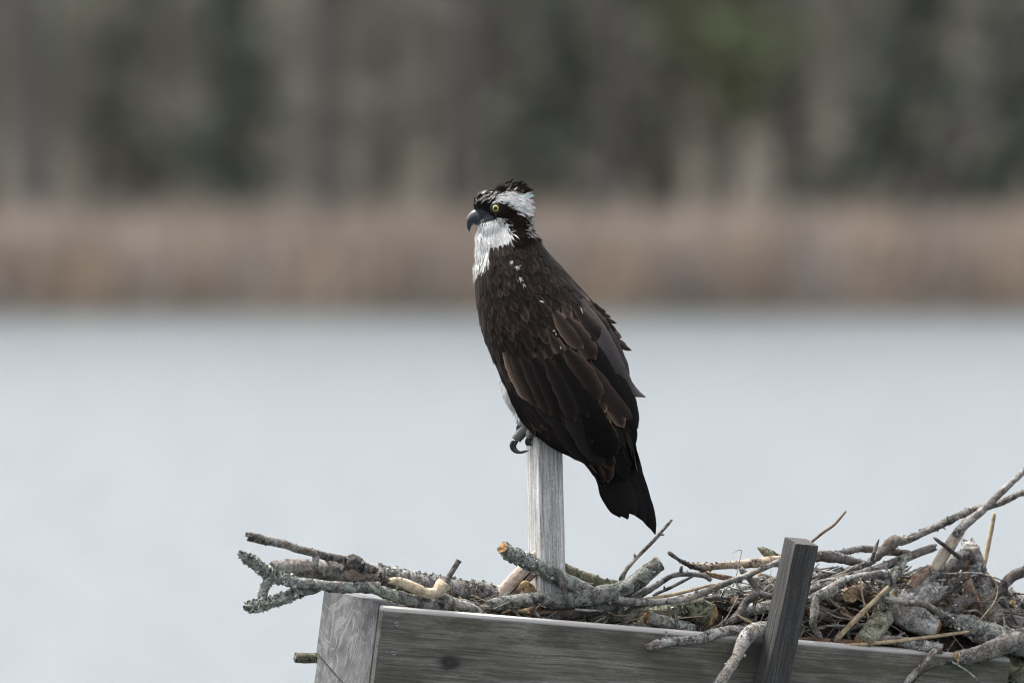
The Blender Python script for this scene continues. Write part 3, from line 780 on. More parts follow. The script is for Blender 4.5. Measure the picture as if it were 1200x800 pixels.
stick('mossy_log', [(742, 740, .05, 10), (765, 727, .05, 13), (790, 716, .05, 14), (812, 713, .045, 15), (832, 719, .035, 13)], M_MOSSY, 'mossy yellow-green log with an ochre broken end',
      'log', lich=420, lzone=(0, 0.75), lsize=3.2, cut1=M_CUTY, tilt1=(0.3, -1.2, 0.1), rough=0.16)
stick('cut_stick', [(759, 724, .03, 7), (775, 727, .03, 8), (795, 733, .035, 8.5), (818, 741, .04, 8)], M_LICH, 'stick with a bright orange cut end, resting on the rim', cut0=M_CUTO, tilt0=(-.3, -1, 0), lich=30, lsize=2)
stick('rim_twig', [(762, 757, -.012, 5), (778, 753, -.010, 5.5), (800, 750, -.006, 5), (820, 748, .0, 6), (845, 741, .008, 7), (870, 738, .01, 6), (890, 735, .012, 5)], M_WHITE, 'pale twig hanging over the front of the box beside the leaning timber', 'twig',
      spurs=[(0.16, 0, -1, 8, 2)], lich=60, lsize=2.4, lmat=M_FLAKED)
stick('peeled_branch', [(905, 736, -.005, 9), (886, 739, -.015, 9.5), (874, 748, -.03, 9), (866, 764, -.035, 6.5), (855, 782, -.035, 6.5), (838, 806, -.03, 7)], M_WHITE, 'half-peeled stick drooping down the front of the box', 'branch', lich=60, lzone=(0, .4), lsize=2.4)
stick('lichen_log', [(838, 706, .09, 10), (862, 703, .09, 12), (890, 697, .09, 12), (925, 690, .09, 11)], M_LICH, 'log crusted with pale lichen left of the leaning timber', 'log', lich=460, lsize=3.4, rough=0.2)
stick('dark_fork', [(852, 733, .02, 4.5), (866, 718, .02, 4.5), (876, 703, .02, 4.5), (888, 691, .025, 5), (880, 680, .03, 4), (868, 667, .035, 4)], M_DARK, 'dark crooked twig in the hollow beside the leaning timber', 'twig', spurs=[(0.62, 1, 0.3, 16, 4)])
stick('short_birch_stick', [(870, 716, .05, 6), (895, 712, .05, 8), (925, 706, .05, 8)], M_WHITE, 'short whitish stick touching the leaning timber')
stick('straw', [(864, 721, .012, 1.6), (880, 729, .012, 1.8), (898, 737, .01, 1.6)], M_STRAW, 'short straw lying low beside the leaning timber', 'straw', sides=8, rough=0.05)

# --- right end
stick('long_branch', [(1232, 524, .02, 3.2), (1200, 552, .03, 3.6), (1175, 575, .035, 4), (1152, 597, .04, 4.6), (1138, 608, .045, 5.4), (1122, 624, .05, 6)], M_TWIG, 'long straight branch rising out of the frame at the right', 'branch', rough=0.16, lich=30, lsize=1.8)
stick('split_end', [(1126, 620, .05, 6), (1112, 640, .05, 7.5), (1096, 664, .05, 6), (1080, 684, .05, 3)], M_SPLIT, None, parent=bpy.data.objects['long_branch'], flat=0.45, rough=0.1)
stick('knobbly_branch', [(1235, 571, .05, 3.2), (1200, 577, .05, 3.6), (1170, 590, .05, 3.8), (1135, 599, .055, 4.2), (1100, 616, .06, 4.5), (1062, 632, .06, 5), (1047, 635, .06, 8), (1034, 646, .06, 6), (1015, 661, .06, 4), (988, 669, .06, 3.5), (955, 676, .06, 3)], M_TWIG,
      'knobbly grey branch arching up to the right edge below the straight one', 'branch', rough=0.3, lich=150, lzone=(0.1, 0.9), lsize=2.2, freq=110)
stick('reed_stalk', [(1165, 603, .12, 2.4), (1158, 640, .12, 2.8), (1149, 680, .12, 3)], M_STRAW, 'upright dry reed stalk near the right edge', 'reed', sides=8, rough=0.05)
stick('forked_log', [(1136, 642, .10, 11), (1142, 665, .09, 14), (1148, 695, .08, 16), (1163, 720, .07, 17), (1190, 736, .06, 17), (1240, 758, .05, 18)], M_BIRCH, 'biggest pale forked log standing at the right end of the pile', 'log', rough=0.16, lich=260, lsize=2.6)
fl_ = bpy.data.objects['forked_log']
stick('side_limb', [(1139, 652, .09, 7), (1128, 653, .08, 10), (1105, 672, .07, 11), (1085, 694, .06, 12), (1070, 706, .06, 12)], M_DARK, None, parent=fl_, rough=0.16)
stick('torn_splinter', [(1131, 655, .07, 3), (1134, 684, .06, 6), (1142, 708, .055, 8), (1150, 725, .05, 5)], M_BROWN, None, parent=fl_, flat=0.5)
stick('white_log', [(1098, 690, .05, 12), (1075, 703, .045, 15), (1058, 715, .04, 17), (1075, 727, .03, 16), (1096, 736, .022, 14)], M_WHITE, 'chunky whitish log with a chewed orange end at the right', 'log', cut1=M_CUTO, tilt1=(0.3, -1, -0.1), rough=0.10, lich=60, lsize=2)
stick('peeling_limb', [(1102, 662, .06, 7), (1085, 676, .055, 9), (1062, 698, .05, 10), (1048, 708, .05, 9)], M_WHITE, 'pale limb with brown peeling bark above the whitish log', 'branch', rough=0.14)
stick('brown_bark_patch', [(1086, 668, .046, 6), (1076, 678, .044, 7), (1066, 688, .044, 5)], M_BROWN, None, parent=bpy.data.objects['peeling_limb'])
stick('green_log', [(1050, 700, .06, 11), (1040, 716, .05, 13), (1026, 735, .035, 13), (1011, 752, .015, 11)], M_GREEN, 'greenish smooth log pointing at the viewer with a brown cut end', 'log', cut1=M_CUTY, tilt1=(-0.2, -1.3, 0), rough=0.08)
stick('sawn_stick', [(1016, 690, .20, 9), (1004, 695, .10, 9), (996, 698, .045, 8)], M_BROWN, 'stick end on, its round pale cut face toward the viewer', cut1=M_CUTP, tilt1=(-0.1, -1.5, 0.1))
stick('reed_stalk', [(980, 749, .02, 3.2), (1010, 718, .012, 3.2), (1040, 688, .01, 2.4)], M_STRAW, 'thick tan reed slanting across the right half of the nest', 'reed', sides=9, rough=0.06, spurs=[(0.5, 1, 0.6, 1, 2.6)])
stick('thin_straw', [(1008, 677, .015, 1.1), (1011, 700, .012, 1.2), (1018, 724, .01, 1.0)], M_STRAW, 'fine upright straw beside the round cut face', 'straw', sides=6, rough=0)
stick('crossing_twig', [(1038, 702, .02, 4), (1062, 705, .015, 3.5), (1085, 709, .01, 3.8), (1108, 722, .008, 3.8), (1128, 737, .008, 2.5)], M_TWIG, 'grey twig lying across the whitish log', 'twig', lich=60, lzone=(0.6, 1), lsize=2.4)
stick('flat_slat', [(932, 751, .03, 6), (990, 756, .03, 7), (1040, 764, .03, 7), (1085, 768, .03, 6)], M_REDDISH, 'flat red-brown slat lying behind the right half of the rim', 'wood piece', flat=0.5, rough=0.06)
stick('long_straw', [(930, 762, .012, 2.4), (985, 757, .01, 2.4), (1040, 752, .008, 2.4), (1090, 746, .008, 2.2), (1134, 740, .006, 2)], M_STRAW, 'long flat straw along the rim right of the leaning timber', 'straw', sides=8, rough=0.05)
stick('rim_branch', [(1018, 749, .03, 5), (1050, 751, .02, 6), (1080, 756, .012, 7), (1103, 760, .01, 7)], M_BIRCH, 'mottled bark stick lying along the rim near the right corner', cut1=M_HOLE)
stick('smooth_branch', [(1121, 772, .0, 9), (1140, 768, -.005, 10), (1160, 762, -.01, 11), (1185, 752, -.01, 12), (1235, 738, -.01, 12)], M_TWIG, 'smooth thick grey branch at the bottom right corner of the nest', 'branch', rough=0.08, cut0=M_CUTP)
stick('rough_log', [(1105, 722, .05, 10), (1135, 734, .04, 13), (1165, 744, .03, 14), (1200, 756, .02, 14), (1235, 770, .02, 14)], M_LICH, 'rough lichen-grey log under the big forked log', 'log', rough=0.24, lich=300, lsize=2.8)
stick('hanging_log', [(1150, 762, .05, 10), (1180, 778, .045, 14), (1215, 802, .04, 15)], M_MOSSY, 'mossy log hanging past the right end of the box', 'log', rough=0.2, lich=160, lsize=3)
stick('drooping_twig', [(1094, 763, -.006, 4), (1085, 773, -.012, 4), (1073, 787, -.014, 4), (1056, 808, -.014, 4)], M_TWIG, 'grey twig drooping over the front of the box near its right end', 'twig')
stick('thin_root', [(1118, 774, -.006, 3), (1102, 778, -.012, 2.6), (1080, 787, -.014, 2.2), (1060, 808, -.014, 2)], M_DARK, 'thin curved twig beside the drooping one', 'twig')
stick('white_straw', [(1114, 774, -.01, 1.2), (1135, 787, -.014, 1.1), (1158, 808, -.016, 1)], M_WHITE, 'fine white straw hanging at the right end of the front board', 'straw', sides=6, rough=0)
stick('branch_end', [(1235, 655, .06, 6.5), (1200, 669, .06, 6.5), (1184, 677, .06, 6.5), (1171, 692, .06, 6), (1160, 702, .06, 5)], M_DARK, 'dark curved branch end entering at the right edge', 'branch', rough=0.12, lich=30, lsize=1.6)
stick('dark_twig', [(1146, 672, .11, 4), (1165, 683, .11, 4.5), (1184, 697, .11, 5), (1215, 722, .11, 5)], M_DARK, 'dark twig behind the big forked log at the right edge', 'twig', spurs=[(0.5, 1, 0.1, 22, 1.2), (0.6, 0.6, 1, 8, 1.5)])
stick('curly_tendril', [(1154, 673, .04, .7), (1163, 676, .03, .8), (1169, 690, .025, .8), (1165, 705, .02, .8), (1152, 722, .02, .8), (1146, 730, .02, .7)], M_STRAW, 'thin curling tendril in front of the big forked log', 'tendril', sides=6, rough=0)
stick('inner_stick', [(1078, 708, .05, 6), (1100, 697, .045, 6.5), (1126, 680, .04, 6)], M_DARK, 'dark stick in the hollow left of the big forked log')
stick('inner_stick', [(1108, 722, .05, 8), (1120, 712, .045, 8.5), (1136, 700, .045, 8)], M_DARK, 'lower dark stick in the hollow left of the big forked log')
stick('grey_stick', [(948, 686, .04, 4), (975, 680, .035, 4.5), (1010, 671, .04, 4.5), (1050, 658, .05, 5), (1094, 641, .06, 5)], M_TWIG, 'long grey stick sloping up from the leaning timber to the right', rough=0.12)
stick('pale_twig', [(950, 690, .03, 4), (978, 681, .025, 4.5), (1005, 676, .025, 4.5), (1040, 670, .03, 4)], M_WHITE, 'pale twig just below the long sloping stick', 'twig')
stick('crooked_stick', [(952, 702, .02, 6), (966, 695, .015, 6.5), (985, 682, .02, 6)], M_WHITE, 'crooked pale stick right beside the leaning timber')
stick('crooked_leg', [(955, 700, .015, 4.5), (955, 715, .012, 5), (953, 732, .012, 4.5), (960, 745, .015, 4)], M_TWIG, None, parent=bpy.data.objects['crooked_stick'])
stick('lichen_stick', [(1036, 712, .03, 6), (1038, 690, .03, 6.5), (1050, 670, .04, 6), (1060, 655, .05, 5)], M_LICH, 'lichen-spotted stick standing between the reed and the peeling limb', lich=60, lsize=2.2)
stick('dark_branch', [(955, 652, .11, 5), (980, 649, .11, 4), (1005, 643, .11, 4), (1035, 645, .11, 4.5), (1065, 649, .11, 4)], M_DARK, 'dark branch along the top of the nest right of the leaning timber', 'branch', rough=0.22, lich=60, lsize=2)
stick('dark_branch', [(948, 650, .08, 7), (975, 652, .08, 6.5), (1000, 657, .08, 5), (1012, 660, .08, 4)], M_DARK, 'short thick dark branch behind the head of the leaning timber', 'branch', rough=0.24)
stick('fine_twig', [(952, 634, .13, 1.7), (964, 624, .13, 1.7), (978, 614, .13, 1.6), (991, 599, .13, 1.4)], M_BROWN, 'fine twig rising behind the top of the leaning timber', 'twig', sides=7, rough=0.15)
stick('spur_twig', [(1030, 632, .05, 1.0), (1026, 643, .05, 2.0), (1022, 655, .05, 2.4)], M_DARK, 'tiny spur twig left of the knobbly branch', 'twig', sides=6)
stick('hook_twig', [(1096, 631, .03, 2.2), (1104, 637, .03, 2.4), (1124, 652, .04, 2.8)], M_DARK, 'little dark hooked twig beside the split branch end', 'twig', sides=7)
stick('thin_wire_grass', [(862, 678, .06, .5), (866, 660, .06, .5), (869, 645, .06, .5), (866, 644, .06, .5), (858, 648, .06, .3)], M_STRAW, 'hair-thin bent grass stem above the papery stick', 'straw', sides=5, rough=0)

# --- the woven body of the nest
nroot = empty('stick_nest', P(830, 800, dfront(830) + 0.2))
tag(nroot, 'tangled stick nest packed into the wooden box', 'nest')
TOPX = [430, 470, 520, 580, 640, 700, 740, 780, 850, 900, 960, 1010, 1060, 1110, 1150, 1200, 1260]
TOPY = [690, 690, 695, 701, 704, 704, 703, 702, 690, 676, 668, 668, 668, 668, 672, 700, 712]
def top_at(px): return float(np.interp(px, TOPX, TOPY))
# matted core
V, F = [], []
NX, NY = 110, 16
for j in range(NY + 1):
    for i in range(NX + 1):
        px = 462 + (1215 - 462) * i / NX; off = 0.04 + 0.36 * j / NY
        edge = min(1, i / 4, (NX - i) / 3, (NY - j) / 3, 0.35 + j / 3)
        zt = top_at(px) + float(np.interp(px, [700, 860, 1000, 1200], [12, 20, 34, 30]))
        py = boardtop(px) + 25 + (zt - boardtop(px) - 25) * edge
        p = P(px, py, dfront(px) + off)
        p.z += 0.011 * noise.noise(p * 45) + 0.007 * noise.noise(p * 130)
        V.append(p)
for j in range(NY):
    for i in range(NX):
        a = j * (NX + 1) + i; F.append((a, a + 1, a + NX + 2, a + NX + 1))
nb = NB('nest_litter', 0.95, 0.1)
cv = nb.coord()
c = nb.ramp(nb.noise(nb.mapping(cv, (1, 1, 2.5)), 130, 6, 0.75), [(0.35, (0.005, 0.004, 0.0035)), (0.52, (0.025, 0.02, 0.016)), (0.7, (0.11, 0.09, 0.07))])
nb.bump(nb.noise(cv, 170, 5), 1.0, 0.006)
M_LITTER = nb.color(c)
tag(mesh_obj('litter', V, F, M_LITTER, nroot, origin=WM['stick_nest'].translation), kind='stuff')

UNIT = []
for k in range(14):
    q = random.Random(300 + k)
    pts = [(0, 0, 0)]
    for s in range(1, 5): pts.append((s / 4, q.uniform(-.05, .05), q.uniform(-.05, .05)))
    UNIT.append(pts)
fq = random.Random(41)
MATS = [M_BIRCH, M_LICH, M_DARK, M_TWIG, M_WHITE, M_BROWN, M_MOSSY, M_GREEN, M_PAPER]
WTS = [5, 6, 6, 5, 3, 5, 4, 2, 3]
SHARED = {}
def filler_mesh(k, fat, mat):
    key = (k, fat, mat.name)
    if key in SHARED: return SHARED[key]
    cr = catmull(UNIT[k], 22)
    path = [Vector(p) for p in cr]
    rad = [fat * (1.1 - 0.35 * i / 21) for i in range(22)]
    V, F, U = tube_geo(path, rad, 9, 0.22, 18, k)
    me = bpy.data.meshes.new('nest_stick')
    me.from_pydata([tuple(v) for v in V], [], F)
    l = me.uv_layers.new(name='UVMap'); idx = np.empty(len(me.loops), dtype=np.int32); me.loops.foreach_get('vertex_index', idx)
    l.data.foreach_set('uv', (np.array(U, dtype=np.float32) * np.array([1, 0.15], dtype=np.float32))[idx].ravel())
    me.polygons.foreach_set('use_smooth', [True] * len(me.polygons)); me.materials.append(mat); me.update()
    SHARED[key] = me
    return me
def pix(p):
    """photo pixel of a world point"""
    v = p - Vector(cam.location); cp, sp = math.cos(PITCH), math.sin(PITCH)
    f = v.y * cp - v.z * sp; u = v.y * sp + v.z * cp
    return 600 + v.x / f / K, 400 - u / f / K
cnt = tries = 0
while cnt < 175 and tries < 60000:
    tries += 1
    px = fq.uniform(465, 1200) if fq.random() < 0.36 else fq.uniform(840, 1205)
    off = fq.uniform(0.035, 0.24) if fq.random() < 0.8 else fq.uniform(0.2, 0.34)
    fat_px = fq.choice([1.4, 1.8, 2, 2.5, 3, 3, 4, 5, 6, 8])
    tp = top_at(px)
    py = tp + fat_px + (boardtop(px) - 2 - tp) * fq.random()
    Lp = fq.uniform(35, 150) * (0.7 if fat_px > 5 else 1)
    a = fq.gauss(0, 0.9); el = fq.gauss(0, 0.38)
    d = Vector((math.cos(a) * math.cos(el), math.sin(a) * math.cos(el), math.sin(el)))
    c = P(px, py, dfront(px) + off)
    e0, e1 = c - d * Lp * PX / 2, c + d * Lp * PX / 2
    a0, a1 = np.array(pix(e0)), np.array(pix(e1)); hide = False
    for kx_, ky_, kr_ in ((996, 698, 15), (1010, 752, 16), (1096, 737, 18), (829, 719, 18), (760, 724, 12), (1040, 720, 14), (1070, 715, 14), (1012, 716, 8), (1144, 690, 16)):
        tt = max(0.0, min(1.0, float(np.dot(np.array((kx_, ky_)) - a0, a1 - a0) / (np.dot(a1 - a0, a1 - a0) + 1e-9))))
        q2 = a0 + (a1 - a0) * tt
        if math.hypot(q2[0] - kx_, q2[1] - ky_) < kr_ + fat_px and off < 0.14: hide = True
    if hide: continue
    ok = True
    for e in (e0, e1, c):
        ex, ey = pix(e); eo = e.y - dfront(ex)
        if ey < top_at(ex) - 4 or ex < 452 or ex > 1240 or eo < (0.020 if ey > boardtop(ex) - fat_px - 2 else 0.0) + fat_px * PX or eo > 0.42 or ey > boardtop(ex) + 30: ok = False; break
    if not ok: continue
    k = fq.randrange(14); mat = fq.choices(MATS, WTS)[0]
    L = Lp * PX
    fat = round(fat_px * PX / L / 0.006) * 0.006 or 0.006
    me = filler_mesh(k, fat, mat)
    xd = d; zd = Vector((0, 0, 1)); yd = zd.cross(xd).normalized(); zd = xd.cross(yd)
    rot = Matrix((xd, yd, zd)).transposed().to_4x4() @ Matrix.Rotation(fq.uniform(0, 6.28), 4, 'X')
    M = Matrix.Translation(e0) @ rot @ Matrix.Scale(L, 4)
    o = link(bpy.data.objects.new('nest_stick', me), nroot, M)
    if fat_px >= 2.5 and fq.random() < 0.6:
        near0 = e0.y < e1.y
        end, oth, rr = (M @ Vector(UNIT[k][0]), M @ Vector((0.05, 0, 0)), fat * 1.08 * L) if near0 else (M @ Vector(UNIT[k][-1]), M @ Vector(UNIT[k][-2]), fat * 0.76 * L)
        end_disc([end, end + (oth - end).normalized() * 0.01], rr, fq.choice([M_CUTO, M_CUTY, M_CUTP]), o)
    cnt += 1
# thin twigs across the hollows
FINE = [(M_TWIG, 5), (M_WHITE, 4), (M_PAPER, 2), (M_BROWN, 3), (M_LICH, 4), (M_BIRCH, 4), (M_STRAW, 2)]
cnt = tries = 0
while cnt < 124 and tries < 30000:
    tries += 1
    u_ = fq.random()
    px = (fq.uniform(945, 1030) if u_ < 0.3 else fq.uniform(945, 1195)) if u_ < 0.6 else (fq.uniform(700, 930) if u_ < 0.85 else fq.uniform(540, 700))
    off = fq.uniform(0.03, 0.13); fat_px = fq.choice([1.2, 1.5, 2, 2, 2.6, 3.4]); tp = top_at(px)
    py = tp + fat_px + (boardtop(px) - 3 - tp) * fq.random() ** 0.8
    Lp = fq.uniform(28, 85); a = fq.gauss(0, 0.6) + fq.choice([0, 0, math.pi]); el = fq.gauss(0, 0.55)
    d = Vector((math.cos(a) * math.cos(el), math.sin(a) * math.cos(el), math.sin(el)))
    c = P(px, py, dfront(px) + off); e0, e1 = c - d * Lp * PX / 2, c + d * Lp * PX / 2
    bad = False
    for e in (e0, c, e1):
        ex, ey = pix(e); eo = e.y - dfront(ex)
        if ey < top_at(ex) - 5 or ex < 470 or ex > 1230 or eo < 0.018 + fat_px * PX or ey > boardtop(ex) + 8: bad = True
        for kx_, ky_, kr_ in ((996, 698, 10), (1010, 752, 13), (1096, 737, 15), (829, 719, 14), (760, 724, 9), (1060, 712, 12)):
            if math.hypot(ex - kx_, ey - ky_) < kr_: bad = True
    if bad: continue
    L = Lp * PX; fat = max(1, round(fat_px * PX / L / 0.008)) * 0.008
    me = filler_mesh(fq.randrange(14), fat, fq.choices([m for m, w in FINE], [w for m, w in FINE])[0])
    xd = d; yd = Vector((0, 0, 1)).cross(xd).normalized(); zd = xd.cross(yd)
    rot = Matrix((xd, yd, zd)).transposed().to_4x4() @ Matrix.Rotation(fq.uniform(0, 6.28), 4, 'X')
    link(bpy.data.objects.new('nest_twig', me), nroot, Matrix.Translation(e0) @ rot @ Matrix.Scale(L, 4))
    cnt += 1
# fine grass and twiglets worked in between
g = Geo(); gq = random.Random(77)
for _ in range(700):
    px = gq.uniform(460, 1205); off = gq.uniform(0.02, 0.2); tp = top_at(px)
    py = tp + 4 + (boardtop(px) + 4 - tp) * gq.random()
    c = P(px, py, dfront(px) + off); a = gq.gauss(0, 1.0); el = gq.gauss(0, 0.5)
    d = Vector((math.cos(a) * math.cos(el), math.sin(a) * math.cos(el) * 0.4, math.sin(el))).normalized(); L = gq.uniform(14, 55) * PX
    mid = c + Vector((gq.gauss(0, 1), 0, gq.gauss(0, 1))) * L * 0.06
    r = gq.uniform(0.4, 1.1) * PX
    pth = [c - d * L / 2, mid, c + d * L / 2]
    if any(pix(p)[1] < top_at(pix(p)[0]) - 6 or p.y < dfront(pix(p)[0]) + 0.018 for p in pth): continue
    g.add(*tube_geo(pth, [r, r, r * 0.5], 5))
tw = {m.name: Geo() for m in (M_TWIG, M_DARK, M_WHITE)}
for _ in range(1500):
    px = gq.uniform(560, 1205) if gq.random() < 0.4 else gq.uniform(860, 1205); off = gq.uniform(0.015, 0.16); tp = top_at(px)
    py = tp + (boardtop(px) + 2 - tp) * gq.random(); a = gq.gauss(0, 0.8); el = gq.gauss(0, 0.6)
    c = P(px, py, dfront(px) + off); d = Vector((math.cos(a) * math.cos(el), math.sin(a) * math.cos(el) * 0.5, math.sin(el))).normalized(); L = gq.uniform(16, 60) * PX
    r = gq.uniform(0.7, 1.7) * PX; bend = Vector((gq.gauss(0, 1), gq.gauss(0, 1), gq.gauss(0, 1))) * L * 0.07
    pth = [c - d * L / 2, c - d * L * 0.15 + bend, c + d * L * 0.2 + bend * 0.6, c + d * L / 2]
    if any(pix(p)[1] < top_at(pix(p)[0]) - 9 or p.y < dfront(pix(p)[0]) + 0.017 for p in pth): continue
    if any(math.hypot(pix(p)[0] - kx_, pix(p)[1] - ky_) < 17 for p in pth for kx_, ky_ in ((996, 698), (1010, 752), (1096, 737), (829, 719), (760, 724), (1060, 712), (1040, 730), (1145, 690), (1090, 715))): continue
    tw[gq.choice([M_TWIG, M_TWIG, M_DARK, M_WHITE]).name].add(*tube_geo(pth, [r, r * .95, r * .8, r * 0.5], 6, 0.2, 120, 1))
for mname, gg in tw.items():
    tag(mesh_obj('twiglets', gg.v, gg.f, bpy.data.materials[mname], nroot, origin=WM['stick_nest'].translation, uvs=gg.u), kind='stuff')
o = mesh_obj('dry_grass', g.v, g.f, M_STRAW, nroot, origin=WM['stick_nest'].translation, uvs=g.u)
o['kind'] = 'stuff'

# ------------------------------------------------------------------ the osprey
BY = -0.012                                        # depth of the bird's long axis
ST_L = [(562, 288), (557, 318), (559, 352), (567, 392), (582, 428), (600, 465), (622, 500), (655, 524), (686, 541), (701, 560)]
ST_R = [(622, 262), (640, 290), (667, 322), (694, 352), (715, 378), (726, 413), (733, 452), (740, 488), (743, 513), (745, 545)]
ST_B = [22, 34, 44, 50, 51, 47, 39, 29, 19, 11]
ST_Y = [0, 0, 0, 0, -2, -6, -12, -16, -14, -10]
_st = [(l[0], l[1], r[0], r[1], b, y) for l, r, b, y in zip(ST_L, ST_R, ST_B, ST_Y)]
_n = len(_st)
def station(s):
    s = max(0.0, min(_n - 1.0001, s)); k = int(s); t = s - k
    g = lambda i: np.array(_st[max(0, min(_n - 1, i))], dtype=float)
    p0, p1, p2, p3 = g(k - 1), g(k), g(k + 1), g(k + 2)
    return 0.5 * (2 * p1 + (p2 - p0) * t + (2 * p0 - 5 * p1 + 4 * p2 - p3) * t * t + (3 * p1 - p0 - 3 * p2 + p3) * t ** 3)
INSET = 3.0
def surf(s, phi, lift=0.0):
    """point on the trunk; phi 0 = right edge in view, pi/2 = toward the camera, pi = left edge"""
    lx, ly, rx, ry_, b, yc = station(s)
    cx, cy = (lx + rx) / 2, (ly + ry_) / 2
    hx, hy = (rx - lx) / 2, (ry_ - ly) / 2
    a = math.hypot(hx, hy); f = (a - INSET + lift) / a
    c, q_ = math.cos(phi), math.sin(phi)
    return P(cx + hx * f * c, cy + hy * f * c, BY + (yc - (b - INSET + lift) * q_) * PX)
def frame(s, phi, lift=0.0):
    p = surf(s, phi, lift)
    ds = (surf(s + 0.06, phi, lift) - surf(s - 0.06, phi, lift)).normalized()
    dp = (surf(s, phi + 0.05, lift) - surf(s, phi - 0.05, lift)).normalized()
    n = ds.cross(dp).normalized()
    lx, ly, rx, ry_, b, yc = station(s)
    c = P((lx + rx) / 2, (ly + ry_) / 2, BY + yc * PX)
    if n.dot(p - c) < 0: n = -n
    return p, ds, n
def find(px, py):
    """(s, phi) of the camera-side trunk surface at a photo pixel"""
    best = (1e9, 0, 0)
    for i in range(0, 181):
        s = i * 0.05; lx, ly, rx, ry_, b, yc = station(s)
        hx, hy = (rx - lx) / 2, (ry_ - ly) / 2; a = math.hypot(hx, hy)
        c = ((px - (lx + rx) / 2) * hx + (py - (ly + ry_) / 2) * hy) / a / a
        c = max(-1, min(1, c)); qx, qy = (lx + rx) / 2 + hx * c, (ly + ry_) / 2 + hy * c
        d = math.hypot(qx - px, qy - py)
        if d < best[0]: best = (d, s, math.acos(c))
    return best[1], best[2]

# --- one continuous body surface: trunk, neck, head, thighs
g = Geo()
NS, NP = 64, 40
V, F = [], []
for i in range(NS):
    s = (_n - 1.001) * i / (NS - 1)
    for j in range(NP): V.append(surf(s, 2 * math.pi * j / NP))
for i in range(NS - 1):
    for j in range(NP):
        k = (j + 1) % NP; F.append((i * NP + j, (i + 1) * NP + j, (i + 1) * NP + k, i * NP + k))
F.append(tuple(range(NP))); F.append(tuple(reversed(range((NS - 1) * NP, NS * NP))))
g.add(V, F)
def ellip(cx, cy, dy, rx, ry_, rz, rot=0.0):
    V, F = [], []
    c = P(cx, cy, BY + dy * PX); NU, NV = 24, 14
    for i in range(NV + 1):
        th = math.pi * i / NV
        for j in range(NU):
            a = 2 * math.pi * j / NU
            x, z, y = rx * math.sin(th) * math.cos(a), rz * math.cos(th), ry_ * math.sin(th) * math.sin(a)
            X = x * math.cos(rot) - z * math.sin(rot); Z = x * math.sin(rot) + z * math.cos(rot)
            V.append(c + Vector((X, y, Z)) * PX)
    for i in range(NV):
        for j in range(NU):
            k = (j + 1) % NU; F.append((i * NU + j, i * NU + k, (i + 1) * NU + k, (i + 1) * NU + j))
    g.add(V, F)
ellip(592, 244, 0, 25, 19, 25)                    # skull
ellip(572, 241, 0, 17, 13, 16, 0.15)               # face
ellip(563, 252, 0, 7, 8, 8)                       # beak root
ellip(577, 267, 0, 16, 17, 19)                    # cheek and throat
ellip(604, 262, 0, 16, 18, 21, -0.3)              # nape
ellip(584, 286, 2, 24, 22, 24)                    # neck
ellip(603, 288, 0, 26, 27, 26)
ellip(568, 300, 6, 10, 18, 28, 0.1)               # upper breast
ellip(564, 322, 8, 8, 16, 20, 0.1)
ellip(572, 284, 3, 14, 18, 22, 0.1)
ellip(602, 463, 8, 10.5, 20, 23, 0.42)              # white thighs
ellip(616, 484, 4, 12, 20, 16, 0.6)
ellip(640, 490, 4, 20, 24, 20)
tmp = mesh_obj('tmp', g.v, g.f, M_HOLE)
md = tmp.modifiers.new('r', 'REMESH'); md.mode = 'VOXEL'; md.voxel_size = 0.0017
ms = tmp.modifiers.new('s', 'SMOOTH'); ms.factor = 0.5; ms.iterations = 12
dg = bpy.context.evaluated_depsgraph_get(); dg.update()
bme = bpy.data.meshes.new_from_object(tmp.evaluated_get(dg))
bpy.data.objects.remove(tmp)
bme.name = 'body'
bvh = BVHTree.FromPolygons([v.co for v in bme.vertices], [tuple(p.vertices) for p in bme.polygons])

def inside(poly, x, y):
    r = False; n = len(poly); j = n - 1
    for i in range(n):
        xi, yi = poly[i]; xj, yj = poly[j]
        if (yi > y) != (yj > y) and x < (xj - xi) * (y - yi) / (yj - yi) + xi: r = not r
        j = i
    return r
BROW = [(577, 238), (580, 234), (584, 229), (590, 226), (600, 224.5), (608, 225), (615, 229), (628, 236), (630, 246), (620, 250), (610, 250), (602, 246), (596, 241), (590, 237), (585, 236.5)]
CHEEK = [(540, 262), (556, 262), (562, 262.5), (572, 260), (579, 257), (584, 255), (590, 257.5), (596, 264), (599, 273), (597, 281), (591, 288), (583, 294), (577, 302), (571, 314), (563, 330), (559, 345), (545, 345)]
CERE = [(555, 245), (565, 246), (573, 250), (579, 254.5), (572, 259), (562, 262), (553, 262)]
FACE = [(545, 243), (570, 236), (578, 240), (579, 250), (575, 258), (560, 262), (545, 262)]
DARK = (0.014, 0.0107, 0.0088); WHITE = (0.68, 0.675, 0.65); SOOT = (0.010, 0.009, 0.009); BROWN = (0.018, 0.0138, 0.0112)
hq = random.Random(12)
def plumage_color(px, py, jx=0.0, jy=0.0, streak=None):
    x, y = px + jx, py + jy
    if inside(BROW, x, y): return WHITE
    if inside(CHEEK, x, y): return WHITE
    if py > 435 and px < 626 and py < 500: return (0.54, 0.53, 0.51)
    if inside(CERE, x, y): return (0.036, 0.040, 0.047)
    if inside(FACE, x, y): return SOOT
    if py < 240 and px < 584:                        # streaked forehead
        if streak is not None and streak < 0.30: return (0.62, 0.59, 0.54)
        return DARK
    if px > 612 and 252 < py < 276 and streak is not None and streak < 0.30: return (0.66, 0.63, 0.58)
    if py > 500: return SOOT
    if py > 278: return BROWN
    return DARK
cols = np.ones((len(bme.vertices), 4), dtype=np.float32)
for i, v in enumerate(bme.vertices):
    x, y = pix(v.co); cols[i, :3] = plumage_color(x, y)
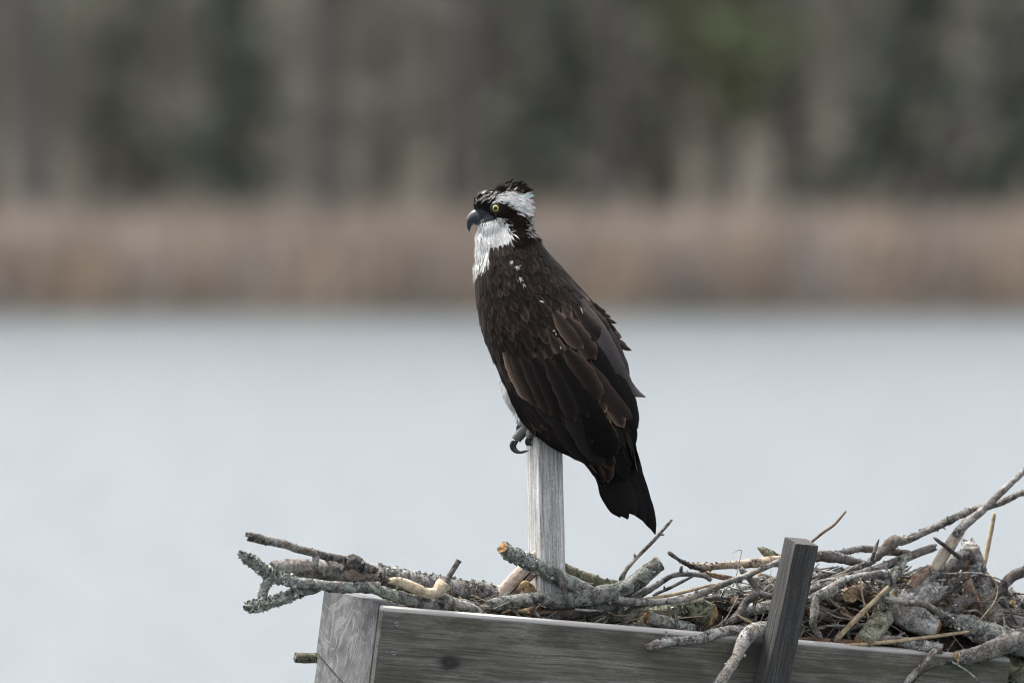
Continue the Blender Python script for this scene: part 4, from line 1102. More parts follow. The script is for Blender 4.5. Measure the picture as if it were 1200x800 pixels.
bme.color_attributes.new('Col', 'FLOAT_COLOR', 'POINT').data.foreach_set('color', cols.ravel())
bme.polygons.foreach_set('use_smooth', [True] * len(bme.polygons))

nb = NB('plumage', 0.8, 0.05)
c = nb.n('ShaderNodeVertexColor', layer_name='Col').outputs[0]
v = nb.coord()
c = nb.mix(1.0, c, nb.ramp(nb.noise(v, 240, 4, 0.7), [(0.3, 0.72), (0.7, 1.15)]), 'MULTIPLY')
nb.bump(nb.noise(v, 400, 3), 0.4, 0.001)
M_PLUM = nb.color(c)

def feather_mat(name, core, edge, tip=0.0, use='obj', tone=(0.6, 1.35)):
    nb = NB(name, 0.6, 0.085)
    uv = nb.n('ShaderNodeSeparateXYZ', {0: nb.coord('UV')}).outputs
    u = nb.math('ABSOLUTE', nb.math('MULTIPLY_ADD', uv[0], 2.0, -1.0))         # 0 shaft .. 1 edge
    e = nb.math('MAXIMUM', u, nb.math('MULTIPLY_ADD', uv[1], 6.0, -5.0))
    oi = nb.n('ShaderNodeObjectInfo').outputs['Random'] if use == 'obj' else nb.n('ShaderNodeSeparateXYZ', {0: nb.n('ShaderNodeVertexColor', layer_name='Col').outputs[0]}).outputs[0]
    barb = nb.noise(nb.mapping(nb.coord('UV'), (3, 60, 1), (0, 0, 0), (0, 0, 0.0)), 1.0, 3, 0.6)
    c = nb.mix(nb.ramp(nb.math('ADD', e, nb.math('MULTIPLY_ADD', barb, 0.4, -0.2)), [(0.30, 0.0), (0.78, 0.35), (0.98, 1.0)]), core, edge)
    c = nb.mix(nb.ramp(u, [(0.0, 0.5), (0.07, 0.0)]), c, tuple(x * 0.5 for x in core))
    c = nb.mix(nb.ramp(barb, [(0.35, 0.35), (0.55, 0.0)]), c, tuple(x * 0.45 for x in core))
    lo, hi = tone
    c = nb.mix(1.0, c, nb.ramp(oi, [(0.0, lo * 0.6), (0.5, 0.62), (0.85, hi * 0.74), (1.0, hi * 1.15)]), 'MULTIPLY')
    sl = nb.math('ADD', nb.math('MULTIPLY', uv[1], 46.0), nb.math('MULTIPLY', u, -14.0))
    nb.bump(nb.math('SINE', nb.math('MULTIPLY', sl, 6.28)), 0.25, 0.0004)
    return nb.color(c)
M_COVERT = feather_mat('covert_feather', (0.0132, 0.0093, 0.0072), (0.1084, 0.0706, 0.0482))
M_COVERTS = feather_mat('small_covert_feather', (0.0138, 0.0098, 0.0077), (0.0755, 0.0503, 0.0358), use='col')
M_SCAP = feather_mat('shoulder_feather', (0.0305, 0.0215, 0.0170), (0.2835, 0.1885, 0.1357))
M_FLIGHT = feather_mat('flight_feather', (0.0071, 0.0057, 0.0050), (0.0176, 0.0136, 0.0115))
M_DCOV = feather_mat('dark_covert_feather', (0.0084, 0.0065, 0.0054), (0.0425, 0.0308, 0.0236))
M_SCAPL = feather_mat('long_shoulder_feather', (0.0263, 0.0189, 0.0150), (0.1665, 0.1127, 0.0837))
M_GREYF = feather_mat('worn_grey_feather', (0.0806, 0.0704, 0.0689), (0.1466, 0.1274, 0.1218))
M_BROWNF = feather_mat('worn_brown_feather', (0.0349, 0.0251, 0.0215), (0.0738, 0.0533, 0.0445))
M_TAILF = feather_mat('tail_feather', (0.0059, 0.0051, 0.0051), (0.0093, 0.0078, 0.0075))

def unit_feather(seed, round_=-0.2, nu=4, nv=6):
    q = random.Random(seed); V, U, F = [], [], []
    for i in range(nv + 1):
        t = i / nv
        w = min(1.0, 0.45 + 1.6 * t) * (1.0 if t < 0.55 else math.sqrt(max(0.0, 1 - ((t - 0.55) / 0.45) ** (2.0 + round_))))
        w = max(w, 0.10 if t < 1 else 0.16)
        for j in range(nu + 1):
            u = 2 * j / nu - 1
            x = 0.5 * w * u * (1 + q.uniform(-.05, .05)); y = t * (1 + (0.02 * q.uniform(-1, 1) if i == nv else 0)) - 0.05 * abs(u) * (i == nv)
            z = -0.16 * (x * 2) ** 2 * 0.5 + 0.02 * math.sin(t * 3.1) - 0.03 * t * t
            V.append((x, y, z)); U.append((j / nu, t))
    for i in range(nv):
        for j in range(nu):
            a = i * (nu + 1) + j; F.append((a, a + 1, a + nu + 2, a + nu + 1))
    return V, F, U
UF = [unit_feather(400 + k) for k in range(5)]
def feather_mesh(k, mat, name):
    V, F, U = UF[k]
    me = bpy.data.meshes.new(name); me.from_pydata(V, [], F)
    l = me.uv_layers.new(name='UVMap'); idx = np.empty(len(me.loops), dtype=np.int32); me.loops.foreach_get('vertex_index', idx)
    l.data.foreach_set('uv', np.array(U, dtype=np.float32)[idx].ravel())
    me.polygons.foreach_set('use_smooth', [True] * len(me.polygons)); me.materials.append(mat); me.update()
    return me
def feather_matrix(base, d, n, L, W, pitch):
    d = (d * math.cos(pitch) + n * math.sin(pitch)).normalized()
    x = d.cross(n).normalized(); z = x.cross(d)
    return Matrix((x * W, d * L, z * W)).transposed().to_4x4(), base

foot_pt = P(628, 506, BY)
osp = empty('osprey', foot_pt)
tag(osp, 'dark brown osprey with white head perched on the upright post, looking left', 'bird')
body = bpy.data.objects.new('body', bme)
bme.transform(Matrix.Translation(-foot_pt)); bme.materials.clear(); bme.materials.append(M_PLUM)
link(body, osp, Matrix.Translation(foot_pt))

# --- folded left wing: a shell over the trunk that carries the covert feathers
def shell(name, s0, s1, p0, p1, lift0, lift1, mat, parent, ns=26, npp=18):
    V, F = [], []
    for side, l in ((0, lift1), (1, lift0)):
        for i in range(ns + 1):
            s = s0 + (s1 - s0) * i / ns
            for j in range(npp + 1):
                ph = p0(s) + (p1(s) - p0(s)) * j / npp
                e = min(1, j / 2, (npp - j) / 2, i / 2, (ns - i) / 2)
                V.append(surf(s, ph, l * e if side == 0 else l))
    N = (ns + 1) * (npp + 1)
    for i in range(ns):
        for j in range(npp):
            a = i * (npp + 1) + j; q4 = (a, a + 1, a + npp + 2, a + npp + 1)
            F.append(q4); F.append(tuple(N + x for x in reversed(q4)))
    return mesh_obj(name, V, F, mat, parent, origin=surf(s0 + 0.5, (p0(s0) + p1(s0)) / 2), cols=[BROWN] * len(V))
fold = [(0.9, find(603, 305)[1]), (2.0, find(618, 330)[1]), (3.0, find(640, 356)[1]), (4.2, find(656, 405)[1]), (5.4, find(683, 452)[1]), (7.5, find(715, 505)[1])]
def fold_phi(s): return float(np.interp(s, [f[0] for f in fold], [f[1] for f in fold]))
wing = shell('wing', 0.9, 7.6, fold_phi, lambda s: math.pi + 0.35, 0.2, 3.2, M_PLUM, osp)
wingr = shell('wing', 1.2, 6.6, lambda s: -0.9, lambda s: 0.25, 0.2, 3.0, M_PLUM, osp)

FM = {}
def fmesh(mat, name):
    k = hq.randrange(5)
    if (mat.name, k) not in FM: FM[(mat.name, k)] = feather_mesh(k, mat, name)
    return FM[(mat.name, k)]
small = Geo(); singles = 0
s = 0.55
rows = []
while s < 8.5:
    rows.append(s)
    lx, ly, rx, ry_, b, yc = station(s); l2 = station(s + 0.1)
    dpx = math.hypot((l2[0] + l2[2] - lx - rx) / 2, (l2[1] + l2[3] - ly - ry_) / 2) * 10
    Wd = np.interp(s, [0.5, 2, 4, 6, 7.5], [6.5, 9.5, 12.5, 16, 19])
    s += 0.62 * Wd / dpx
rows.reverse()                                    # lowest row first: upper rows lie over it
cand = []
for ri, s in enumerate(rows):
    lx, ly, rx, ry_, b, yc = station(s); a = math.hypot(rx - lx, ry_ - ly) / 2
    per = math.pi * math.sqrt(2 * (a * a + b * b))
    W0 = float(np.interp(s, [0.5, 2, 4, 6, 7.5], [6.5, 9.5, 12.5, 16, 19]))
    n = int(per / (W0 * 0.68))
    for k in range(n):
        # even spacing along the ellipse perimeter, starting at the hidden side
        t = (k + 0.5 * (ri % 2) + hq.uniform(-.12, .12)) / n * 2 * math.pi
        phi = t + 0.5 * (a - b) / (a + b) * -math.sin(2 * t)
        ph = phi % (2 * math.pi)
        on_wing = fold_phi(s) < ph < math.pi + 0.35
        if ph > math.pi + 0.4 and ph < 2 * math.pi - 0.9 and s > 5.2: continue
        front = 0.02 < ph < math.pi - 0.02
        px_, py_ = pix(surf(s, ph))
        if s < 1.6 and px_ < 575: continue          # white breast shows here
        W = W0 * hq.uniform(0.85, 1.2) * (0.86 if on_wing and s < 4 else 1.0); L = W * hq.uniform(1.7, 2.4)
        cand.append((s, ph, W, L, on_wing, front))
fr = sorted([i for i, c in enumerate(cand) if c[5]], key=lambda i: -cand[i][2])
single = set(fr[:235])
for i, (s, ph, W, L, on_wing, front) in enumerate(cand):
    lift = 3.4 if on_wing else 0.8
    p, ds, n = frame(s, ph, lift)
    d = (ds + p.cross(n).normalized() * 0 + (surf(s, ph + 0.05) - surf(s, ph)).normalized() * hq.uniform(-.24, .24)).normalized()
    rot, base_ = feather_matrix(p, d, n, L * PX, W * PX, R(hq.uniform(1.5, 6.0)))
    M = Matrix.Translation(base_ - d * L * PX * 0.45) @ rot
    mat = M_COVERT if on_wing else (M_SCAP if s < 6.6 else M_FLIGHT)
    if i in single:
        o = bpy.data.objects.new('covert_feather' if on_wing else 'back_feather', fmesh(mat, 'feather'))
        link(o, wing if on_wing else osp, M)
    else:
        V, F, U = UF[hq.randrange(5)]; r_ = hq.random()
        small.add([M @ Vector(v) for v in V], F, U, [(r_, r_, r_)] * len(V))
o = mesh_obj('small_feathers', small.v, small.f, M_COVERTS, osp, origin=foot_pt, uvs=small.u, cols=small.c)
o['kind'] = 'stuff'

# --- long single feathers laid along drawn centre lines
def long_feather(name, pts, mat, parent, nrm=(0.0, -1, 0.12), roundness=2.2, nu=6, nv=18, camber=0.16, notch=0.0, base_w=0.5):
    """pts: (px, py, depth px toward camera is negative, half width px)"""
    cr = catmull(pts, nv + 1); V, U, F = [], [], []
    pp = [P(c[0], c[1], BY + c[2] * PX) for c in cr]
    n0 = Vector(nrm).normalized()
    ph_ = hq.uniform(0, 6)
    for i, c in enumerate(cr):
        t = i / nv
        d = (pp[min(nv, i + 1)] - pp[max(0, i - 1)]).normalized(); x = d.cross(n0).normalized(); z = x.cross(d)
        w = c[3] * PX * min(1, base_w + 2.0 * t) * (1 if t < 0.72 else math.sqrt(max(0.012, 1 - ((t - 0.72) / 0.28) ** roundness)))
        for j in range(nu + 1):
            u = 2 * j / nu - 1
            wob = 1 + 0.03 * math.sin(t * 23 + ph_ + u) + (hq.uniform(-.09, .03) if abs(u) > 0.9 else 0)
            V.append(pp[i] + x * u * w * wob + z * (-camber * c[3] * PX * u * u) - d * (abs(u) ** 2) * w * 0.35 * (t > 0.9)); U.append((j / nu, t))
    for i in range(nv):
        for j in range(nu):
            a = i * (nu + 1) + j; F.append((a, a + 1, a + nu + 2, a + nu + 1))
    o = mesh_obj(name, V, F, mat, parent, origin=pp[0], uvs=U)
    return o

# tail: base wedge and feathers
tb = Geo(); tb.add(*tube_geo([P(700, 500, BY - 8 * PX), P(716, 530, BY - 8 * PX), P(728, 562, BY - 7 * PX)], [22 * PX, 17 * PX, 8 * PX], 14, flat=0.4))
tail = mesh_obj('tail', tb.v, tb.f, M_PLUM, osp, origin=P(700, 500, BY), cols=[SOOT] * len(tb.v))
for pts in (
    [(712, 485, 2, 9), (735, 535, 4, 10), (753, 580, 4, 9), (768, 626, 4, 6)],
    [(708, 490, -1, 10), (732, 540, 0, 12), (750, 585, 0, 11), (767, 623, 0, 7)],
    [(704, 495, -4, 10), (726, 545, -3, 13), (742, 582, -3, 12), (757, 612, -3, 8)],
    [(700, 500, -6, 10), (720, 550, -6, 13), (733, 582, -6, 13), (746, 604, -6, 10)],
    [(692, 505, -8, 10), (711, 552, -9, 13), (723, 582, -9, 13), (736, 608, -9, 11)],
    [(690, 512, -6, 8), (706, 555, -5, 10), (715, 582, -5, 10), (727, 606, -5, 9)],
    [(718, 480, 6, 8), (738, 530, 8, 9), (750, 570, 8, 8), (762, 604, 8, 6)]):
    long_feather('tail_feather', pts, M_TAILF, tail, roundness=3.0)

# flight feathers of the left wing: primaries along the lower edge, secondaries over the tail base
def sdepth(px, py, extra):
    s, ph = find(px, py)
    p = surf(s, ph, extra); return (p.y - BY) / PX
def on_surf(pts, extra, tipout=0.0):
    out = []
    for i, (x, y, w) in enumerate(pts):
        out.append((x, y, sdepth(x, y, extra) - tipout * i / (len(pts) - 1), w))
    return out
prim = []
for k in range(7):
    f = k / 6
    b0 = (585 + 26 * f, 425 + 4 * f); m0 = (614 + 24 * f, 485 - 6 * f); m1 = (648 + 20 * f, 515 - 10 * f); e0 = (692 + 22 * f, 542 - 8 * f)
    prim.append([(b0[0], b0[1], 6), (m0[0], m0[1], 9), (m1[0], m1[1], 10), (e0[0], e0[1], 7)])
for k, pr in enumerate(prim):
    long_feather('flight_feather', on_surf(pr, 3.5 + k * 0.5, 2), M_FLIGHT, wing, nrm=(-0.45 + k * 0.05, -1, -0.2), roundness=2.4)
sec = [[(640, 455, 12), (660, 495, 15), (676, 520, 14), (698, 546, 11)],
       [(655, 450, 13), (678, 492, 17), (694, 520, 17), (708, 545, 15)],
       [(668, 445, 14), (690, 488, 18), (704, 515, 19), (717, 538, 17)]]
for k, pr in enumerate(sec):
    long_feather('flight_feather', on_surf(pr, 6.0 + k * 1.0, 4), M_FLIGHT, wing, nrm=(-0.1, -1, 0.05), roundness=2.2, camber=0.10)
gc = [[(600, 415, 8), (616, 445, 10), (632, 478, 9)], [(612, 418, 8), (630, 450, 10.5), (646, 487, 10)], [(625, 420, 9), (645, 455, 11.5), (660, 492, 11)],
      [(640, 420, 9), (660, 455, 12), (675, 494, 12)], [(652, 415, 10), (674, 452, 12.5), (690, 489, 12)], [(664, 410, 10), (686, 440, 13), (703, 472, 13)],
      [(592, 412, 7), (606, 440, 9), (620, 470, 8)]]
for k, pr in enumerate(gc):
    long_feather('greater_covert', on_surf(pr, 7.6 + (k % 2) * 0.9, 2.5), M_DCOV if k < 5 else M_SCAPL, wing, nrm=(-0.25 + 0.07 * k, -1, 0.1), roundness=2.2)
# shoulder and far-wing feathers on the right side
sc_f = [([(676, 360, 8), (694, 385, 11), (709, 396, 9)], M_SCAPL, 6), ([(664, 372, 9), (684, 400, 12), (699, 421, 11)], M_SCAPL, 7),
        ([(650, 365, 8), (668, 390, 11), (684, 408, 10)], M_SCAPL, 6.5), ([(690, 362, 7), (704, 380, 9), (714, 392, 8)], M_SCAPL, 5)]
for pr, m, ex in sc_f:
    long_feather('shoulder_feather', on_surf(pr, ex, 2), m, osp, nrm=(0.25, -1, 0.2), roundness=2.2)
for pts, m, ex, nr, rn in (
    ([(716, 430, 8), (734, 465, 11), (743, 488, 8), (748, 501, 4)], M_FLIGHT, 2.0, (0.5, -1, 0), 2.4),
    ([(706, 440, 8), (724, 475, 11), (738, 500, 10), (743, 526, 6)], M_TAILF, 3.0, (0.4, -1, 0), 2.4),
    ([(690, 425, 7), (708, 455, 10), (728, 480, 9), (748, 502, 4)], M_BROWNF, 7.5, (0.2, -1, 0.1), 2.8),
    ([(692, 396, 7), (710, 436, 11), (727, 466, 10), (736, 486, 8)], M_TAILF, 8.5, (0.25, -1, 0.1), 2.4),
    ([(692, 362, 6), (712, 392, 10), (727, 425, 11), (737, 450, 8)], M_GREYF, 3.0, (0.5, -1, 0.3), 2.2),
    ([(682, 350, 5), (704, 388, 9), (722, 428, 11.5), (737, 455, 10), (757, 465, 3)], M_GREYF, 9.0, (0.3, -1, 0.3), 2.8)):
    long_feather('flight_feather', on_surf(pts, ex, 3), m, wingr, nrm=nr, roundness=rn)
for k in range(15):
    t = k / 14; x = 700 + 26 * t + hq.uniform(-2, 2); y = 360 + 44 * t + hq.uniform(-2, 2); w = hq.uniform(3.0, 4.6)
    dx, dy = hq.uniform(7, 13), hq.uniform(5, 13)
    long_feather('ragged_feather', [(x - dx * 1.2, y - dy * 1.3, -14, w * .8), (x, y, -12, w), (x + dx, y + dy * 0.7, -9 - hq.uniform(0, 4), w * 0.6)], hq.choice([M_SCAP, M_SCAPL, M_BROWNF]), osp, nrm=(0.4 + hq.uniform(-.2, .2), -1, 0.3), nv=8, nu=4)

# white flecks: down showing between the feathers
fleck = Geo()
nbm = NB('white_down', 0.9, 0.1); M_DOWN = nbm.color((0.46, 0.45, 0.44))
def tuft(px, py, n, ln, dirx, diry, spread=0.5, lift=8.0):
    s, ph = find(px, py); p, ds, nn = frame(s, ph, lift)
    p = P(px, py, p.y)
    for _ in range(max(3, int(n * 0.6))):
        d = Vector((dirx + hq.gauss(0, spread * 0.8), -0.25 + hq.gauss(0, 0.2), -diry + hq.gauss(0, spread))).normalized()
        l = ln * 0.85 * PX * hq.uniform(0.5, 1.2); w = PX * hq.uniform(0.16, 0.36)
        x = d.cross(nn).normalized() * w; b0 = p + Vector((hq.gauss(0, 1), 0, hq.gauss(0, 1))) * PX * 0.8
        fleck.add([b0 - x, b0 + x, b0 + d * l * 0.6 + x * 0.8, b0 + d * l * 0.6 - x * 0.8, b0 + d * l], [(0, 1, 2, 3), (3, 2, 4)])
for a in ((600, 306, 16, 6, .6, 1), (605, 313, 22, 7, .5, .8), (609, 326, 16, 8, .6, 1), (614, 333, 8, 6, .6, .8), (634, 353, 9, 6, 1, .2, .25), 
          (649, 386, 3, 3.5, .3, 1, .1), (651, 392, 3, 3, .3, 1, .1), (657, 406, 3, 5, .1, 1, .1), (681, 362, 7, 9, .5, 1, .12), (669, 326, 9, 6, .6, .7, .2)):
    tuft(*a)
o = mesh_obj('white_flecks', fleck.v, fleck.f, M_DOWN, osp, origin=foot_pt, smooth=False); o['kind'] = 'stuff'

# --- fine plumage of head, throat, neck and thighs
bm_v = [v.co + foot_pt for v in bme.vertices]
pl = Geo()
polys = [p for p in bme.polygons]
areas = []; keep = []
for p in polys:
    c = Vector(p.center) + foot_pt; x, y = pix(c)
    head = y < 300 or (x < 578 and y < 340)
    thigh = 440 < y < 506 and x < 628
    if head or thigh: keep.append((p, c, x, y, thigh)); areas.append(p.area)
cum = np.cumsum(areas)
for _ in range(44000):
    k = int(np.searchsorted(cum, hq.random() * cum[-1])); p, c, x, y, thigh = keep[min(k, len(keep) - 1)]
    c = c + Vector((hq.gauss(0, 1), hq.gauss(0, 1), hq.gauss(0, 1))) * 0.0008
    n = Vector(p.normal)
    if math.hypot(x - 581, y - 244) < 7.0 and n.y < -0.2: continue
    if inside(CERE, x, y): continue
    st = hq.random()
    if thigh: f, ln, lift, w = (0.35, 1.0), 12, 10, 0.9
    elif y > 300: f, ln, lift, w = (-0.12, 1.0), 11, 9, 0.9
    elif inside(CHEEK, x, y): f, ln, lift, w = (0.12 + (x - 575) * 0.012, 1.0), 8 + (y - 262) * 0.13, 9, 0.85
    elif y < 224.5 and x > 580: f, ln, lift, w = (1.0, -0.45 - (x < 600) * 0.3), 9.5, 34, 0.9       # raised crest
    elif x > 606 and y < 280: f, ln, lift, w = (1.0, 0.45), 10, 24, 0.9
    elif y > 275: f, ln, lift, w = (0.75, 0.8), 9, 9, 1.3
    elif x < 572: f, ln, lift, w = (0.8, -0.7), 4.5, 22, 0.6
    else: f, ln, lift, w = (1.0, 0.12), 6, 10, 0.7
    if x < 580 and y < 238: f, ln, lift, w = (0.9, -0.5), 7, 22, 0.6
    fv = Vector((f[0] + hq.gauss(0, .14), hq.gauss(0, .12), -f[1] + hq.gauss(0, .14)))
    t = fv - n * fv.dot(n)
    if t.length < 0.15: continue
    t.normalize(); a = R(lift * hq.uniform(0.4, 1.5))
    d = (t * math.cos(a) + n * math.sin(a)).normalized()
    sd = d.cross(n).normalized() * PX * w * 0.42 * hq.uniform(0.7, 1.3); l = ln * PX * hq.uniform(0.65, 1.25)
    # forehead streaks run in lines, so neighbouring barbs share a colour
    if x < 586 and y < 240:
        qn = (0.61 * x + 0.79 * y) / 4.4 + 0.35 * noise.noise(Vector((x * 0.12, y * 0.12, 2.0)))
        st = 0.1 if (qn - math.floor(qn)) < 0.27 and 560 < x < 583 and y > 226 else 0.9
    col = plumage_color(x, y, hq.gauss(0, 1.7), hq.gauss(0, 1.7), st)
    k_ = hq.uniform(0.7, 1.15); col = tuple(min(0.9, q_ * k_) for q_ in col)
    tipc = col
    if y > 296 and hq.random() < 0.26 and not thigh: col = tipc = DARK
    if y < 228 and x > 590 and hq.random() < 0.12: tipc = (0.3, 0.26, 0.2)
    b0 = c - n * 0.0006
    m = b0 + d * l * 0.55; e = b0 + d * l - n * l * 0.10
    pl.add([b0 - sd, b0 + sd, m + sd * 0.9, m - sd * 0.9, e], [(0, 1, 2, 3), (3, 2, 4)], None, [col, col, col, col, tipc])
def spike(px, py, dyp, ln, fx, fy, w, col, tipc, curl=0.1):
    b0 = P(px, py, BY + dyp * PX); d = Vector((fx, hq.gauss(0, .12) + dyp * 0.02, -fy)).normalized()
    sd = d.cross(Vector((0, -1, 0))).normalized() * w * PX; l = ln * PX
    m1 = b0 + d * l * 0.4; m2 = b0 + d * l * 0.75 + Vector((l * curl * 0.4, 0, 0)); e = b0 + d * l + Vector((l * curl, 0, -l * curl * 0.4))
    pl.add([b0 - sd * .7, b0 + sd * .7, m1 + sd, m1 - sd, m2 + sd * .75, m2 - sd * .75, e], [(0, 1, 2, 3), (3, 2, 4, 5), (5, 4, 6)], None, [col, col, col, col, tipc, tipc, tipc])
for _ in range(150):                                  # raised crown
    t = hq.random(); x = 581 + 34 * t; y = 223.5 - 3.5 * math.sin(math.pi * t) + 2.5 * t + hq.uniform(-1, 2)
    dk = tuple(q_ * hq.uniform(0.7, 1.7) for q_ in DARK)
    tp_ = (0.20, 0.15, 0.11) if hq.random() < 0.12 else dk
    if t < 0.10 and hq.random() < 0.3: dk = tp_ = (0.5, 0.43, 0.34)
    spike(x, y, hq.uniform(-13, 13), hq.choice([4, 5, 6, 7]) * hq.uniform(.85, 1.15) * (0.72 + 0.5 * math.sin(math.pi * min(1, t * 1.1))), 0.45 + 0.55 * t, -1 + 0.75 * t + hq.gauss(0, .14), hq.uniform(0.6, 1.05), dk, tp_, 0.2)
for _ in range(85):                                  # brushed-out white nape
    t = hq.random(); x = 608 + 5 * t; y = 229 + 20 * t
    wt = tuple(q_ * hq.uniform(0.8, 1.1) for q_ in WHITE)
    spike(x, y, hq.uniform(-14, 12), hq.choice([4, 5, 6, 8, 10, 12.5]) * hq.uniform(.85, 1.1), 1.0, -0.25 + 0.75 * t + hq.gauss(0, .22), hq.uniform(0.7, 1.1), wt, wt, 0.05)
for _ in range(95):                                  # dark nape with white-tipped plumes
    t = hq.random(); x = 610 + 6 * t; y = 248 + 26 * t
    dk = tuple(q_ * hq.uniform(0.7, 1.6) for q_ in DARK); wh = hq.random() < 0.22
    spike(x, y, hq.uniform(-14, 12), hq.choice([5, 6, 8, 10, 14]) * hq.uniform(.85, 1.1), 0.95, 0.35 + 0.45 * t + hq.gauss(0, .1), hq.uniform(0.7, 1.1), (0.55, 0.53, 0.5) if wh else dk, (0.6, 0.58, 0.55) if wh else dk, 0.05)
for k in range(44):                                   # separate spikes of the crest
    t = (k + hq.random()) / 44; x = 583 + 33 * t; y = 223 - 3 * math.sin(math.pi * t) + 2 * t
    dk = tuple(q_ * hq.uniform(0.8, 1.8) for q_ in DARK); tp_ = (0.16, 0.12, 0.09) if hq.random() < 0.25 else dk
    spike(x, y, hq.uniform(-5, 5), hq.uniform(7, 14.5) * (0.75 + 0.35 * math.sin(math.pi * t)), 0.5 + 0.45 * t + hq.gauss(0, .1), -1 + 0.7 * t, hq.uniform(0.8, 1.25), dk, tp_, 0.12)
for _ in range(46):                                   # plumes seen in outline at the back of the head
    t = hq.random(); wh = t < 0.55 or hq.random() < 0.3
    x = 613 + 3.5 * math.sin(math.pi * min(1, t * 1.3)) + 4 * max(0, t - 0.5); y = 227 + 46 * t
    c_ = tuple(q_ * hq.uniform(0.8, 1.1) for q_ in (WHITE if wh else DARK))
    spike(x, y, hq.uniform(-4, 4), hq.uniform(7, 12.5), 1.0, -0.3 + 1.0 * t + hq.gauss(0, .16), hq.uniform(0.7, 1.0), c_, c_, 0.04)
for _ in range(150):                                  # loose down of the thighs
    t = hq.random(); x = 597 + 13 * t + hq.uniform(-2, 4); y = 450 + 34 * t
    c_ = tuple(q_ * hq.uniform(0.75, 1.05) for q_ in (0.56, 0.55, 0.53))
    spike(x, y, hq.uniform(-8, 16), hq.uniform(7, 15), -0.15 + hq.gauss(0, .28), 1.0, hq.uniform(0.5, 0.9), c_, c_, 0.0)
for _ in range(170):                                  # bristling forehead
    t = hq.random(); x = 557 + 22 * t; y = 238 - 11 * math.sqrt(t) + hq.uniform(0, 3)
    wh = noise.noise(Vector((x * 0.35, 7.0, 0))) > 0.12
    c_ = tuple(q_ * hq.uniform(0.7, 1.2) for q_ in ((0.5, 0.47, 0.43) if wh else DARK))
    spike(x, y, hq.uniform(-9, 9), hq.uniform(4, 7), -0.25 + 0.9 * t, -1 + 0.5 * t, hq.uniform(0.5, 0.9), c_, c_, 0.1)
o = mesh_obj('fine_plumage', pl.v, pl.f, M_PLUM, body, origin=foot_pt, cols=pl.c, smooth=False); o['kind'] = 'stuff'

# --- eye, beak, feet
def hit(px, py):
    o_ = Vector(cam.location); d = (P(px, py, 0) - o_).normalized()
    loc, n, i, t = bvh.ray_cast(o_, d)
    return loc
nb = NB('iris', 0.12, 0.6)
v = nb.coord()
yl = nb.n('ShaderNodeSeparateXYZ', {0: v}).outputs
rad_ = nb.math('SQRT', nb.math('ADD', nb.math('MULTIPLY', yl[0], yl[0]), nb.math('MULTIPLY', yl[2], yl[2])))
c = nb.ramp(nb.math('MULTIPLY', rad_, 1 / (4.7 * PX)), [(0.0, (0.27, 0.21, 0.02)), (0.66, (0.36, 0.30, 0.03)), (0.84, (0.14, 0.11, 0.015)), (0.95, (0.01, 0.01, 0.01))])
nb.b.inputs['Coat Weight'].default_value = 0.6; nb.b.inputs['Coat Roughness'].default_value = 0.05
M_IRIS = nb.color(c)
nb = NB('glossy_black', 0.15, 0.5); M_BLACK = nb.color((0.006, 0.006, 0.006))
nb = NB('eyelid_skin', 0.6, 0.3); M_LID = nb.color((0.012, 0.011, 0.011))
nb = NB('pale_eyelid', 0.6, 0.3); M_LIDP = nb.color((0.30, 0.31, 0.32))
def sphere_geo(c, r, nu=20, nv=12, cap=None):
    V, F = [], []
    top = math.pi if cap is None else cap
    for i in range(nv + 1):
        th = top * i / nv
        for j in range(nu):
            a = 2 * math.pi * j / nu
            V.append(c + Vector((math.sin(th) * math.cos(a), -math.cos(th), math.sin(th) * math.sin(a))) * r)
    for i in range(nv):
        for j in range(nu):
            k = (j + 1) % nu; F.append((i * nu + j, i * nu + k, (i + 1) * nu + k, (i + 1) * nu + j))
    return V, F
for side in (-1, 1):
    ex, ey = 581, 244
    h_ = hit(ex, ey) if side < 0 else None
    if side < 0: near = h_
    yy = near.y if side < 0 else 2 * BY - near.y
    er = 4.7 * PX
    ec = Vector((P(ex, ey, yy).x, yy - side * 1.6 * PX * 1.0, P(ex, ey, yy).z))
    V, F = sphere_geo(ec, er)
    if side > 0: V = [Vector((p.x, 2 * ec.y - p.y, p.z)) for p in V]
    eye = mesh_obj('eye', V, F, M_IRIS, osp, origin=ec)
    V, F = sphere_geo(ec + Vector((-0.5 * PX, side * 0.35 * PX, 0)), er * 0.985, 18, 6, cap=0.52)
    if side > 0: V = [Vector((p.x, 2 * ec.y - p.y, p.z)) for p in V]
    mesh_obj('pupil', V, F, M_BLACK, eye, origin=ec)
    ring = [ec + Vector((math.cos(a) * 5.5 * PX, side * (1.2 + 0.3 * math.cos(a)) * PX, math.sin(a) * (4.6 if a < math.pi else 5.0) * PX)) for a in [2 * math.pi * k / 24 for k in range(25)]]
    V, F, U = tube_geo(ring, [1.5 * PX] * 25, 8)
    mesh_obj('eyelid', V, F, M_LID, eye, origin=ec)
    ring = [ec + Vector((math.cos(a) * 8.0 * PX, side * 0.2 * PX, math.sin(a) * 7.4 * PX)) for a in [R(-100) + R(115) * k / 12 for k in range(13)]]
    V, F, U = tube_geo(ring, [(0.5 + 0.9 * math.sin(math.pi * k / 12)) * PX for k in range(13)], 7)
    mesh_obj('lower_lid', V, F, M_LIDP, eye, origin=ec)

